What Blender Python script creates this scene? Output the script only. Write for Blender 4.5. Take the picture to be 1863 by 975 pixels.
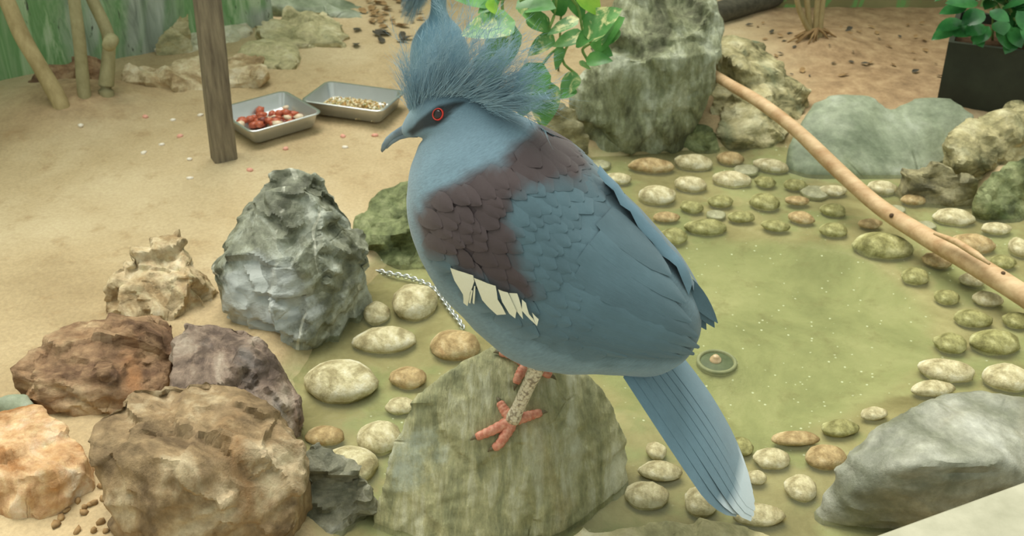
import bpy, bmesh, math, random
import numpy as np
from mathutils import Vector, Matrix, noise
from mathutils.bvhtree import BVHTree

# ------------------------------------------------------------------ camera, sky, light
for o in list(bpy.data.objects): bpy.data.objects.remove(o)
scn = bpy.context.scene
COL = scn.collection
W, H, FPX = 1863, 975, 1900.0
PITCH = math.radians(31.0)
CAM = Vector((0, 0, 1.2))
FWD = Vector((0, math.cos(PITCH), -math.sin(PITCH)))
RGT = Vector((1, 0, 0))
UPV = Vector((0, math.sin(PITCH), math.cos(PITCH)))
cd = bpy.data.cameras.new('camera'); cam = bpy.data.objects.new('camera', cd); COL.objects.link(cam)
cam.location = CAM; cam.rotation_euler = (math.pi / 2 - PITCH, 0, 0)
cd.sensor_width = 36; cd.lens = FPX / W * 36; cd.clip_start = 0.02
cd.dof.use_dof = True; cd.dof.focus_distance = 1.66; cd.dof.aperture_fstop = 7.5
scn.camera = cam

wd = bpy.data.worlds.new('world'); scn.world = wd; wd.use_nodes = True
bg = wd.node_tree.nodes['Background']
bg.inputs[0].default_value = (0.90, 1.0, 0.90, 1); bg.inputs[1].default_value = 0.56
sd = bpy.data.lights.new('overhead_skylight_offscreen', 'SUN'); sun = bpy.data.objects.new('overhead_skylight_offscreen', sd); COL.objects.link(sun)
sd.energy = 3.3; sd.angle = math.radians(48); sd.color = (1.0, 0.97, 0.88)
sun.location = (-1, 1, 4); sun.rotation_euler = (math.radians(-20), math.radians(-14), 0)
vs = scn.view_settings
vs.view_transform = 'Standard'; vs.look = 'None'; vs.gamma = 1; vs.use_curve_mapping = False
vs.exposure = 0.44

# ------------------------------------------------------------------ helpers
R = math.radians
def ray(px, py):
    return FWD + RGT * ((px - W / 2) / FPX) - UPV * ((py - H / 2) / FPX)
def at_z(px, py, z):
    d = ray(px, py); return CAM + d * ((z - CAM.z) / d.z)
def at_y(px, py, y):
    d = ray(px, py); return CAM + d * ((y - CAM.y) / d.y)
def proj(p):
    v = Vector(p) - CAM; z = v.dot(FWD)
    return (W / 2 + FPX * v.dot(RGT) / z, H / 2 - FPX * v.dot(UPV) / z)
def lerp(a, b, t): return a + (b - a) * t
def smooth(a, b, x):
    t = min(1, max(0, (x - a) / (b - a))); return t * t * (3 - 2 * t)
def srgb(r, g, b):
    f = lambda c: (c / 255 / 12.92) if c / 255 <= 0.04045 else ((c / 255 + 0.055) / 1.055) ** 2.4
    return (f(r), f(g), f(b), 1)
def tag(o, label=None, cat=None, group=None, kind=None):
    if label: o['label'] = label
    if cat: o['category'] = cat
    if group: o['group'] = group
    if kind: o['kind'] = kind
    return o
def empty(name, loc):
    o = bpy.data.objects.new(name, None); COL.objects.link(o); o.location = loc; o.empty_display_size = .03
    return o
def mesh_obj(name, verts, faces, mat, parent=None, smooth_sh=True, origin=None, cols=None, uvs=None):
    """verts in world space; the origin is moved to the thing's base (or to its parent)"""
    verts = [Vector(v) for v in verts]
    if parent is not None: org = Vector(parent['org'])
    elif origin is not None: org = Vector(origin)
    else:
        n = len(verts)
        org = Vector((sum(v.x for v in verts) / n, sum(v.y for v in verts) / n, min(v.z for v in verts)))
    me = bpy.data.meshes.new(name)
    me.from_pydata([tuple(v - org) for v in verts], [], faces)
    if smooth_sh: me.polygons.foreach_set('use_smooth', [True] * len(me.polygons))
    if cols is not None:
        a = me.color_attributes.new('Col', 'FLOAT_COLOR', 'POINT')
        a.data.foreach_set('color', np.array(cols, dtype=np.float32).ravel())
    if uvs is not None:
        uvl = me.uv_layers.new(name='UVMap')
        li = np.zeros(len(me.loops), dtype=np.int32); me.loops.foreach_get('vertex_index', li)
        uvl.data.foreach_set('uv', np.array(uvs, dtype=np.float32)[li].ravel())
    if mat: me.materials.append(mat)
    me.update()
    o = bpy.data.objects.new(name, me); COL.objects.link(o)
    if parent is not None:
        o.parent = parent
    else:
        o.location = org
    o['org'] = tuple(org)
    return o
def root(name, org, label, cat, group=None):
    e = empty(name, org); e['org'] = tuple(org)
    return tag(e, label, cat, group)
def tube(pts, rad, n=8, cap=True):
    """swept tube through world points -> verts, faces"""
    pts = [Vector(p) for p in pts]; V = []; F = []
    up = Vector((0.13, 0.21, 1)).normalized(); m = len(pts)
    for i, p in enumerate(pts):
        t = (pts[min(i + 1, m - 1)] - pts[max(i - 1, 0)]).normalized()
        a = t.cross(up)
        if a.length < 1e-3: a = t.cross(Vector((1, 0, 0)))
        a.normalize(); b = t.cross(a).normalized()
        r = rad[i] if hasattr(rad, '__len__') else rad
        for k in range(n):
            th = 2 * math.pi * k / n
            V.append(p + a * (math.cos(th) * r) + b * (math.sin(th) * r))
    for i in range(m - 1):
        for k in range(n):
            F.append((i * n + k, i * n + (k + 1) % n, (i + 1) * n + (k + 1) % n, (i + 1) * n + k))
    if cap:
        F.append(tuple(range(n))[::-1]); F.append(tuple(range((m - 1) * n, m * n)))
    return V, F
def catmull(P, n):
    """dense Catmull-Rom through the points (vectors or tuples)"""
    A = np.array([list(p) for p in P], dtype=float); m = len(A); out = []
    A2 = np.vstack([2 * A[0] - A[1], A, 2 * A[-1] - A[-2]])
    for i in range(m - 1):
        p0, p1, p2, p3 = A2[i], A2[i + 1], A2[i + 2], A2[i + 3]
        for k in range(n):
            t = k / n
            out.append(.5 * ((2 * p1) + (-p0 + p2) * t + (2 * p0 - 5 * p1 + 4 * p2 - p3) * t * t + (-p0 + 3 * p1 - 3 * p2 + p3) * t ** 3))
    out.append(A[-1]); return out
def in_poly(x, y, poly):
    c = False; j = len(poly) - 1
    for i in range(len(poly)):
        xi, yi = poly[i]; xj, yj = poly[j]
        if (yi > y) != (yj > y) and x < (xj - xi) * (y - yi) / (yj - yi) + xi: c = not c
        j = i
    return c
def poly_dist(x, y, poly):
    d = 1e9
    for i in range(len(poly)):
        ax, ay = poly[i - 1]; bx, by = poly[i]
        vx, vy = bx - ax, by - ay; t = max(0, min(1, ((x - ax) * vx + (y - ay) * vy) / (vx * vx + vy * vy + 1e-12)))
        d = min(d, math.hypot(x - ax - t * vx, y - ay - t * vy))
    return d if in_poly(x, y, poly) else -d      # > 0 inside

# ------------------------------------------------------------------ materials
class NT:
    def __init__(s, name):
        s.m = bpy.data.materials.new(name); s.m.use_nodes = True
        s.t = s.m.node_tree; s.b = s.t.nodes['Principled BSDF']; s.out = s.t.nodes['Material Output']
    def n(s, typ, **kw):
        nd = s.t.nodes.new(typ)
        for k, v in kw.items():
            if k.startswith('i_'):
                nd.inputs[k[2:].replace('_', ' ')].default_value = v
            else: setattr(nd, k, v)
        return nd
    def l(s, a, b): s.t.links.new(a, b)
    def coord(s, scale=(1, 1, 1), rot=(0, 0, 0), src='Object'):
        tc = s.n('ShaderNodeTexCoord'); mp = s.n('ShaderNodeMapping')
        mp.inputs['Scale'].default_value = scale; mp.inputs['Rotation'].default_value = rot
        s.l(tc.outputs[src], mp.inputs['Vector']); return mp.outputs[0]
    def noise(s, vec, scale, detail=6, rough=.6, dist=0):
        nd = s.n('ShaderNodeTexNoise'); nd.inputs['Scale'].default_value = scale; nd.inputs['Detail'].default_value = detail
        nd.inputs['Roughness'].default_value = rough; nd.inputs['Distortion'].default_value = dist
        s.l(vec, nd.inputs['Vector']); return nd.outputs['Fac']
    def voro(s, vec, scale, feature='F1'):
        nd = s.n('ShaderNodeTexVoronoi', feature=feature); nd.inputs['Scale'].default_value = scale
        s.l(vec, nd.inputs['Vector']); return nd.outputs['Distance']
    def ramp(s, fac, stops, interp='LINEAR'):
        nd = s.n('ShaderNodeValToRGB'); nd.color_ramp.interpolation = interp
        e = nd.color_ramp.elements
        while len(e) > 1: e.remove(e[-1])
        e[0].position, e[0].color = stops[0]
        for p, c in stops[1:]:
            k = e.new(p); k.color = c
        s.l(fac, nd.inputs[0]); return nd.outputs[0]
    def mask(s, fac, a, b):
        nd = s.n('ShaderNodeMapRange', interpolation_type='SMOOTHSTEP'); nd.inputs[1].default_value = a; nd.inputs[2].default_value = b
        s.l(fac, nd.inputs[0]); return nd.outputs[0]
    def mix(s, fac, a, b, mode='MIX'):
        nd = s.n('ShaderNodeMix', data_type='RGBA', blend_type=mode)
        for sk, v in ((nd.inputs[0], fac), (nd.inputs[6], a), (nd.inputs[7], b)):
            if hasattr(v, 'links'): s.l(v, sk)
            else: sk.default_value = v
        return nd.outputs[2]
    def math(s, op, a, b=0.0):
        nd = s.n('ShaderNodeMath', operation=op)
        for sk, v in ((nd.inputs[0], a), (nd.inputs[1], b)):
            if hasattr(v, 'links'): s.l(v, sk)
            else: sk.default_value = v
        return nd.outputs[0]
    def bump(s, h, strength=.4, dist=.01):
        nd = s.n('ShaderNodeBump'); nd.inputs['Strength'].default_value = strength; nd.inputs['Distance'].default_value = dist
        s.l(h, nd.inputs['Height']); s.l(nd.outputs[0], s.b.inputs['Normal']); return nd
    def done(s, col, rough=.7, spec=.3):
        if hasattr(col, 'links'): s.l(col, s.b.inputs['Base Color'])
        else: s.b.inputs['Base Color'].default_value = col
        if hasattr(rough, 'links'): s.l(rough, s.b.inputs['Roughness'])
        else: s.b.inputs['Roughness'].default_value = rough
        s.b.inputs['Specular IOR Level'].default_value = spec
        return s.m

def rock_mat(name, dark, mid, light, stain=None, scale=9, streak=None, srot=(0, 0, 0), rough=.7, bump=.55, spec=.3, vein=None, moss=None, stain_amt=(.5, .65), chisel=.9, patches=()):
    t = NT(name)
    v = t.coord(streak or (1, 1, 1), srot)
    v0 = t.coord()
    n1 = t.noise(v, scale, 8, .65, .4)
    dk = tuple(x * .62 for x in dark[:3]) + (1,)
    c = t.ramp(n1, [(.26, dk), (.40, dark), (.51, mid), (.64, light)])
    if stain:
        c = t.mix(t.mask(t.noise(v0, scale * .45, 5, .6, .6), *stain_amt), c, stain)
    f = t.noise(v0, scale * 9, 5, .7)
    c = t.mix(.55, c, t.ramp(f, [(.3, (.32, .32, .32, 1)), (.55, (.55, .55, .55, 1)), (.75, (.8, .8, .8, 1))]), 'OVERLAY')
    if vein:
        w = t.n('ShaderNodeTexWave', wave_type='BANDS', bands_direction='X'); w.inputs['Scale'].default_value = 3.1
        w.inputs['Distortion'].default_value = 9; w.inputs['Detail'].default_value = 3; w.inputs['Detail Scale'].default_value = 1.4
        t.l(v0, w.inputs['Vector'])
        c = t.mix(t.math('MULTIPLY', t.mask(w.outputs['Fac'], .965, .995), t.mask(t.noise(v0, 9, 4, .6), .48, .58)), c, vein)
    for pc_, pr_, pcol in patches:      # mineral patches that belong to this one rock, on the split rock partly painted light
        ge = t.n('ShaderNodeNewGeometry'); ds = t.n('ShaderNodeVectorMath', operation='DISTANCE'); ds.inputs[1].default_value = pc_
        t.l(ge.outputs['Position'], ds.inputs[0])
        dn = t.math('ADD', ds.outputs['Value'], t.math('MULTIPLY', t.math('SUBTRACT', t.noise(v0, scale * 1.6, 6, .7), .5), pr_ * 1.4))
        c = t.mix(t.math('MULTIPLY', t.mask(dn, pr_, pr_ * .6), .7), c, pcol)
    if moss:
        c = t.mix(t.math('MULTIPLY', t.mask(t.noise(v0, scale * .6, 6, .7), .45, .62), .85), c, moss)
    # fine dark fissures
    cr = t.voro(t.coord((1, 1, 1), (.4, .7, .2)), scale * 1.1, 'DISTANCE_TO_EDGE')
    fis = t.math('MULTIPLY', t.mask(cr, .025, .0), t.mask(t.noise(v0, scale * .7, 3), .5, .62) if not name.startswith('cobble') else 0.0)
    h = t.math('MULTIPLY', t.math('ADD', t.noise(v, scale * 2.5, 10, .74), t.math('MULTIPLY', f, .3)), .012 * bump)
    h = t.math('SUBTRACT', h, t.math('MULTIPLY', fis, .004))
    if chisel:
        nv = t.n('ShaderNodeTexNoise'); nv.inputs['Scale'].default_value = scale * 1.2; t.l(v0, nv.inputs['Vector'])
        ad = t.n('ShaderNodeVectorMath', operation='MULTIPLY_ADD'); ad.inputs[1].default_value = (.05, .05, .05)
        t.l(nv.outputs['Color'], ad.inputs[0]); t.l(v, ad.inputs[2])
        for k_, (sc, am) in enumerate(((scale * 1.5, .75), (scale * 4.2, .6))):
            vo = t.n('ShaderNodeTexVoronoi'); vo.inputs['Scale'].default_value = sc; t.l(ad.outputs[0], vo.inputs['Vector'])
            d1 = t.n('ShaderNodeVectorMath', operation='SUBTRACT'); t.l(ad.outputs[0], d1.inputs[0]); t.l(vo.outputs['Position'], d1.inputs[1])
            d2 = t.n('ShaderNodeVectorMath', operation='SUBTRACT'); t.l(vo.outputs['Color'], d2.inputs[0]); d2.inputs[1].default_value = (.5, .5, .5)
            dt = t.n('ShaderNodeVectorMath', operation='DOT_PRODUCT'); t.l(d1.outputs[0], dt.inputs[0]); t.l(d2.outputs[0], dt.inputs[1])
            h = t.math('ADD', h, t.math('MULTIPLY', dt.outputs['Value'], am * chisel))
    nb = t.n('ShaderNodeBump'); nb.inputs['Strength'].default_value = 1; nb.inputs['Distance'].default_value = 1.0
    t.l(h, nb.inputs['Height']); t.l(nb.outputs[0], t.b.inputs['Normal'])
    return t.done(c, rough, spec)

M = {}
M['schist'] = rock_mat('green_schist', srgb(146, 146, 110), srgb(176, 172, 130), srgb(206, 204, 174), srgb(182, 168, 124), 7, (4.2, 1.6, .55), (.25, .12, 0), .62, .5, chisel=.22, patches=((tuple(at_y(760, 830, 1.33)), .075, srgb(188, 198, 184)), (tuple(at_y(1125, 800, 1.42)), .03, srgb(214, 214, 206))))
M['split'] = rock_mat('grey_split_rock', srgb(94, 96, 78), srgb(138, 140, 120), srgb(190, 194, 180), srgb(176, 178, 162), 7, (1.2, 1, 1.6), (0, .5, 0), .5, .6, .4, vein=srgb(226, 224, 206), stain_amt=(.52, .60), patches=((tuple(at_y(478, 560, 1.76)), .125, srgb(212, 216, 212)),))  # pale patch: cleaved front face, with light on it painted into the colour
M['tan'] = rock_mat('tan_rock', srgb(166, 140, 102), srgb(212, 192, 154), srgb(236, 222, 192), srgb(196, 162, 116), 8, None, (0, 0, 0), .75, .6)
M['brown'] = rock_mat('rust_brown_rock', srgb(112, 84, 62), srgb(160, 128, 96), srgb(200, 172, 134), srgb(172, 122, 78), 7, (1, 1.4, 2), (.2, .4, 0), .72, .75)
M['purple'] = rock_mat('purple_brown_rock', srgb(98, 82, 72), srgb(146, 126, 110), srgb(184, 168, 150), srgb(126, 120, 116), 8, (1.6, 1, 1), (0, .3, .5), .6, .7)
M['block'] = rock_mat('brown_block_rock', srgb(110, 90, 64), srgb(156, 132, 98), srgb(208, 190, 156), srgb(146, 108, 68), 6, (1, 1.3, .7), (.3, .2, 0), .68, .7)
M['orange'] = rock_mat('orange_tan_rock', srgb(168, 120, 74), srgb(214, 176, 132), srgb(236, 216, 186), srgb(190, 138, 84), 8, None, (0, 0, 0), .7, .5, chisel=.6)
M['wetgrey'] = rock_mat('wet_grey_rock', srgb(92, 92, 74), srgb(134, 132, 112), srgb(172, 172, 156), srgb(112, 110, 78), 8, (1, 1, 2), (.4, 0, 0), .45, .5, .4)
M['mossy'] = rock_mat('mossy_green_rock', srgb(84, 92, 58), srgb(126, 134, 90), srgb(164, 168, 124), srgb(96, 116, 66), 8, (1.5, 1, 2), (0, .5, .2), .62, .6)
M['tall'] = rock_mat('tall_mossy_rock', srgb(92, 94, 70), srgb(136, 140, 108), srgb(180, 184, 160), srgb(104, 108, 72), 7, (1.8, 1, .8), (.2, .6, 0), .7, .65)
M['lichen'] = rock_mat('lichened_rock', srgb(112, 108, 74), srgb(176, 166, 122), srgb(212, 204, 164), srgb(126, 134, 104), 8, (1, 1, 1.8), (.1, .3, 0), .72, .65)
M['boulder'] = rock_mat('smooth_boulder', srgb(112, 122, 98), srgb(142, 150, 126), srgb(172, 178, 160), srgb(112, 120, 82), 4, (1, 1, 1.4), (.2, .1, 0), .55, .22, chisel=.12)
M['greyboulder'] = rock_mat('smooth_grey_boulder', srgb(116, 118, 100), srgb(150, 150, 134), srgb(186, 186, 174), srgb(166, 158, 130), 5, (1, 1, 1.3), (.1, .4, .3), .4, .35, .45, chisel=.22)
M['slab'] = rock_mat('pale_olive_slab', srgb(160, 154, 114), srgb(192, 182, 140), srgb(214, 206, 172), srgb(180, 178, 144), 6, (1, 1, 2.5), (0, 0, 0), .75, .4)
M['white'] = rock_mat('whitish_slab', srgb(190, 180, 150), srgb(222, 214, 186), srgb(238, 232, 210), None, 6, (1, 1, 2), (0, 0, 0), .75, .4)
M['flat'] = rock_mat('flat_dark_rock', srgb(96, 92, 68), srgb(150, 142, 106), srgb(190, 182, 146), srgb(110, 108, 82), 8, (1, 1, 2), (0, .2, 0), .65, .6)
COB = {
 'pale': rock_mat('cobble_pale', srgb(160, 148, 108), srgb(204, 194, 154), srgb(232, 226, 198), None, 16, None, (0, 0, 0), .6, .35, chisel=.15),
 'tan': rock_mat('cobble_tan', srgb(148, 124, 82), srgb(186, 162, 116), srgb(214, 196, 156), srgb(196, 158, 112), 16, None, (0, 0, 0), .6, .35, chisel=.15),
 'olive': rock_mat('cobble_olive', srgb(118, 114, 66), srgb(160, 156, 102), srgb(202, 198, 148), None, 16, None, (0, 0, 0), .6, .35, chisel=.15),
 'grey': rock_mat('cobble_grey', srgb(138, 136, 104), srgb(162, 160, 128), srgb(184, 182, 152), None, 12, None, (0, 0, 0), .6, .3, chisel=.1)}

def simple(name, c1, c2, scale=20, rough=.6, spec=.3, bump=.2, stretch=(1, 1, 1), metal=0):
    t = NT(name); v = t.coord(stretch)
    n = t.noise(v, scale, 6, .65)
    t.b.inputs['Metallic'].default_value = metal
    if bump: t.bump(n, bump, .004)
    return t.done(t.ramp(n, [(.3, c1), (.7, c2)]), rough, spec)
M['post'] = simple('weathered_post', srgb(98, 88, 76), srgb(150, 138, 116), 22, .85, .2, .5, (3, 3, .35))
M['trunk'] = simple('pale_bark', srgb(150, 132, 92), srgb(194, 176, 132), 24, .85, .2, .4, (1, 1, .4))
M['trunk2'] = simple('grey_bark', srgb(140, 132, 96), srgb(176, 168, 130), 26, .85, .2, .5, (1, 1, .6))
M['branch'] = simple('peeled_branch', srgb(168, 132, 92), srgb(214, 186, 146), 14, .6, .3, .25, (.5, 2.2, 2.2))
M['knot'] = simple('dark_knot', srgb(70, 52, 36), srgb(96, 74, 52), 30, .8)
M['log'] = simple('dark_log', srgb(66, 64, 54), srgb(104, 100, 84), 15, .8, .2, .4, (1, 3, 3))
M['planter'] = simple('black_planter', srgb(42, 46, 38), srgb(58, 64, 52), 8, .6, .3, .1)
M['soil'] = simple('potting_soil', srgb(60, 46, 34), srgb(96, 74, 54), 40, .95, .1, .8)
M['metal'] = simple('steel_tray', srgb(196, 198, 196), srgb(214, 215, 212), 6, .32, .5, .05, (1, 1, 1), .8)
M['chain'] = simple('chain_steel', srgb(190, 196, 196), srgb(224, 228, 228), 30, .25, .5, 0, (1, 1, 1), .7)
M['ledge'] = simple('pale_concrete', srgb(146, 144, 122), srgb(182, 178, 156), 9, .7, .3, .15)
M['red_food'] = simple('red_fruit', srgb(150, 62, 40), srgb(222, 120, 84), 60, .4, .5, .2)
M['dark_food'] = simple('dark_fruit', srgb(92, 40, 34), srgb(150, 66, 50), 60, .4, .5, .2)
M['pale_food'] = simple('pale_fruit', srgb(226, 196, 160), srgb(244, 226, 200), 60, .4, .5, .2)
M['grain'] = simple('mixed_grain', srgb(196, 170, 112), srgb(240, 228, 196), 90, .7, .3, .2)
M['crumb'] = simple('pale_crumb', srgb(236, 222, 200), srgb(246, 238, 226), 60, .7)
M['pinkcrumb'] = simple('pink_crumb', srgb(222, 150, 128), srgb(240, 190, 170), 60, .7)
M['litter'] = simple('brown_leaf_litter', srgb(128, 100, 66), srgb(178, 146, 100), 30, .85)
M['litter_dark'] = simple('dark_leaf_litter', srgb(56, 54, 46), srgb(92, 84, 68), 30, .7)
M['drain'] = simple('drain_ring', srgb(110, 116, 82), srgb(140, 142, 102), 30, .6)
M['draindark'] = simple('drain_dish', srgb(70, 80, 54), srgb(92, 102, 70), 30, .6)
M['knob'] = simple('drain_knob', srgb(170, 140, 100), srgb(206, 186, 150), 60, .4, .5)

def leaf_mat(name, dark, mid, var=None, amt=(.55, .68), rough=.35):
    t = NT(name); v = t.coord()
    n = t.noise(v, 14, 4, .6)
    c = t.ramp(n, [(.3, dark), (.7, mid)])
    if var: c = t.mix(t.mask(t.noise(t.coord((1, 1, 1), (.3, .2, 1)), 22, 6, .7, 1.2), *amt), c, var)
    t.b.inputs['Subsurface Weight'].default_value = 0
    tr = t.n('ShaderNodeBsdfTranslucent'); mx = t.n('ShaderNodeMixShader'); mx.inputs[0].default_value = .22
    t.l(c, tr.inputs[0]); t.done(c, rough, .5)
    t.l(t.b.outputs[0], mx.inputs[1]); t.l(tr.outputs[0], mx.inputs[2]); t.l(mx.outputs[0], t.out.inputs[0])
    return t.m
M['leaf'] = leaf_mat('pothos_leaf', srgb(54, 116, 52), srgb(112, 172, 92))
M['leafv'] = leaf_mat('variegated_leaf', srgb(62, 124, 58), srgb(130, 180, 108), srgb(226, 224, 160), (.50, .64))
M['leafl'] = leaf_mat('lime_leaf', srgb(110, 170, 44), srgb(170, 210, 70))
M['leafd'] = leaf_mat('glossy_shrub_leaf', srgb(30, 84, 42), srgb(70, 134, 72), None, (.5, .6), .22)
M['vine'] = simple('green_stem', srgb(104, 140, 72), srgb(150, 178, 104), 30, .5)

# ------------------------------------------------------------------ terrain and pond
WZ = -0.045
pond_px = [(600, 1040), (520, 760), (515, 690), (560, 615), (625, 545), (680, 490), (720, 455), (800, 400), (900, 330), (1050, 282), (1150, 276), (1250, 268),
           (1330, 258), (1430, 262), (1530, 285), (1640, 288), (1740, 318), (1800, 360), (1880, 390), (2000, 500), (2080, 620), (2080, 760), (1950, 900), (1600, 1010), (1300, 1060), (900, 1080)]
POND = [tuple(at_z(x, y, WZ).xy) for x, y in pond_px]
basin_px = [(1130, 460), (1260, 440), (1420, 432), (1540, 445), (1620, 500), (1690, 570), (1670, 640), (1620, 700), (1520, 750), (1400, 780), (1280, 780), (1180, 740), (1050, 640), (1060, 520)]
BASIN = [tuple(at_z(x, y, WZ).xy) for x, y in basin_px]
def ground_z(x, y):
    d = poly_dist(x, y, POND)
    z = 0.012 * noise.noise(Vector((x * 1.7, y * 1.7, 3))) + .006 * noise.noise(Vector((x * 6, y * 6, 8)))
    # mounds: around the thin trunks, behind the pond on the right, the soil round the stems
    for mx, my, r, h in MOUNDS:
        q = ((x - mx) ** 2 + (y - my) ** 2) / (r * r)
        if q < 6: z += h * math.exp(-q)
    if d > -0.10:
        t = smooth(-.06, .05, d)
        b = -0.056 + .004 * noise.noise(Vector((x * 5, y * 5, 1)))
        db = poly_dist(x, y, BASIN)
        b -= .014 * smooth(-.04, .08, db)
        z = lerp(z, b, t)
        z = max(z, lerp(z, WZ - .006, smooth(.075, .045, math.hypot(x - DRAIN.x, y - DRAIN.y))))
    return z
g = lambda px, py: at_z(px, py, 0)
DRAIN = at_z(1306, 658, WZ)
MOUNDS = [(g(150, 190).x, g(150, 190).y, .2, .04), (g(60, 200).x, g(60, 200).y, .25, .03), (g(1490, 95).x, g(1490, 95).y, .16, .05), (1.5, 1.55, .35, .12), (g(1600, 150).x, g(1600, 150).y, .5, .02),
          (g(120, 880).x, g(120, 880).y, .12, .01)]
xs = np.concatenate([np.arange(-4.5, -1.6, .12), np.arange(-1.6, 1.9, .026), np.arange(1.9, 4.6, .12)])
ys = np.concatenate([np.arange(.3, .9, .08), np.arange(.9, 2.6, .022), np.arange(2.6, 4.5, .04)])
GV = []; pm = []
for y in ys:
    for x in xs:
        z = ground_z(x, y)
        n5 = noise.noise(Vector((x * 16, y * 16, 0))) * .5 + noise.noise(Vector((x * 38, y * 38, 5))) * .25
        clod = 1 + 2.2 * math.exp(-((x + .72) ** 2 + (y - 1.25) ** 2) / .05) + 1.2 * smooth(.6, 1.2, x) * smooth(2.7, 3.2, y) + 1.5 * math.exp(-((x + 1.35) ** 2 + (y - 2.9) ** 2) / .06)
        GV.append((x, y, z + .0045 * n5 * clod))
        pd_ = poly_dist(x, y, POND); pm.append((smooth(-.05, .03, pd_), smooth(-.08, .06, poly_dist(x, y, BASIN)) if pd_ > 0 else 0, max(smooth(.75, 1.0, x + .1 * n5) * smooth(2.75, 2.95, y + .1 * n5), math.exp(-((x - g(140, 195).x) ** 2 + (y - g(140, 195).y) ** 2) / .05))))
nx, ny = len(xs), len(ys)
GF = [(j * nx + i, j * nx + i + 1, (j + 1) * nx + i + 1, (j + 1) * nx + i) for j in range(ny - 1) for i in range(nx - 1)]
t = NT('sand_and_pond_bed'); v = t.coord()
n1 = t.noise(v, 1.7, 6, .6, .3); n2 = t.noise(v, 14, 8, .7); n3 = t.noise(v, 120, 4, .7)
sand = t.ramp(n1, [(.3, srgb(160, 138, 102)), (.5, srgb(190, 168, 130)), (.7, srgb(210, 192, 156))])
sand = t.mix(t.math('MULTIPLY', t.mask(n2, .52, .72), .45), sand, srgb(150, 118, 78))
sand = t.mix(.35, sand, t.ramp(n3, [(.35, (.35, .35, .35, 1)), (.65, (.65, .65, .65, 1))]), 'OVERLAY')
bed = t.ramp(t.noise(v, 3.2, 6, .65, .5), [(.3, srgb(122, 124, 80)), (.5, srgb(156, 156, 110)), (.72, srgb(186, 180, 138))])
bed = t.mix(t.math('MULTIPLY', t.mask(t.voro(v, 55), .16, .10), t.mask(t.noise(v, 31, 2), .46, .52)), bed, srgb(226, 228, 206))
bed = t.mix(t.math('MULTIPLY', t.mask(n2, .5, .7), .5), bed, srgb(122, 112, 70))
at = t.n('ShaderNodeAttribute', attribute_name='Col')
sc_ = t.n('ShaderNodeSeparateColor'); t.l(at.outputs['Color'], sc_.inputs[0])
rim = t.ramp(t.noise(v, 6, 6, .65, .4), [(.3, srgb(122, 108, 68)), (.5, srgb(158, 144, 104)), (.7, srgb(186, 174, 134))])
c = t.mix(t.mask(sc_.outputs[1], .2, .8), t.mix(t.mask(t.noise(v, 5, 4, .6), .5, .62), rim, bed), bed)
soil = t.ramp(t.noise(v, 16, 8, .75), [(.3, srgb(112, 86, 60)), (.5, srgb(160, 130, 96)), (.68, srgb(190, 162, 124))])
sand = t.mix(t.math('MULTIPLY', sc_.outputs[2], .85), sand, soil)
c = t.mix(t.mask(sc_.outputs[0], .3, .7), sand, c)
t.bump(t.math('ADD', n2, t.math('MULTIPLY', n3, .3)), .5, .012)
M['ground'] = t.done(c, .8, .25)
floor = mesh_obj('floor', GV, GF, M['ground'], origin=(0, 2, 0), cols=[(p, q, r, 1) for p, q, r in pm])
tag(floor, 'sandy enclosure floor dipping into a shallow pebbled pond', None, None, 'structure')
GB = BVHTree.FromPolygons(GV, GF)
def ground_at(x, y):
    h = GB.ray_cast(Vector((x, y, 3)), Vector((0, 0, -1)))[0]
    return h.z if h else 0.0

# water surface: clear, slightly murky green, Fresnel mirror
wx = np.arange(-.75, 2.6, .05); wy = np.arange(.9, 3.0, .05)
WV = [(x, y, WZ) for y in wy for x in wx]
WF = []
for j in range(len(wy) - 1):
    for i in range(len(wx) - 1):
        if poly_dist(wx[i] + .025, wy[j] + .025, POND) > -.09:
            WF.append((j * len(wx) + i, j * len(wx) + i + 1, (j + 1) * len(wx) + i + 1, (j + 1) * len(wx) + i))
used = sorted({i for f in WF for i in f}); rm = {o_: k for k, o_ in enumerate(used)}
t = NT('pond_water')
v = t.coord(); nz = t.n('ShaderNodeBump'); nz.inputs['Strength'].default_value = .12; nz.inputs['Distance'].default_value = .01
t.l(t.noise(v, 14, 3, .5), nz.inputs['Height'])
fr = t.n('ShaderNodeFresnel'); fr.inputs[0].default_value = 1.33; t.l(nz.outputs[0], fr.inputs['Normal'])
gl = t.n('ShaderNodeBsdfGlossy'); gl.inputs['Roughness'].default_value = .06; t.l(nz.outputs[0], gl.inputs['Normal'])
tr = t.n('ShaderNodeBsdfTransparent'); tr.inputs[0].default_value = (.93, .96, .86, 1)
df = t.n('ShaderNodeBsdfDiffuse'); df.inputs[0].default_value = srgb(158, 160, 126)
m1 = t.n('ShaderNodeMixShader'); m1.inputs[0].default_value = .16; t.l(tr.outputs[0], m1.inputs[1]); t.l(df.outputs[0], m1.inputs[2])
m2 = t.n('ShaderNodeMixShader'); t.l(fr.outputs[0], m2.inputs[0]); t.l(m1.outputs[0], m2.inputs[1]); t.l(gl.outputs[0], m2.inputs[2])
t.l(m2.outputs[0], t.out.inputs[0])
water = mesh_obj('pond_water', [WV[i] for i in used], [tuple(rm[i] for i in f) for f in WF], t.m, origin=(.6, 2, WZ))
tag(water, 'shallow murky green water filling the pebbled pond', 'water', None, 'stuff')

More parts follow.
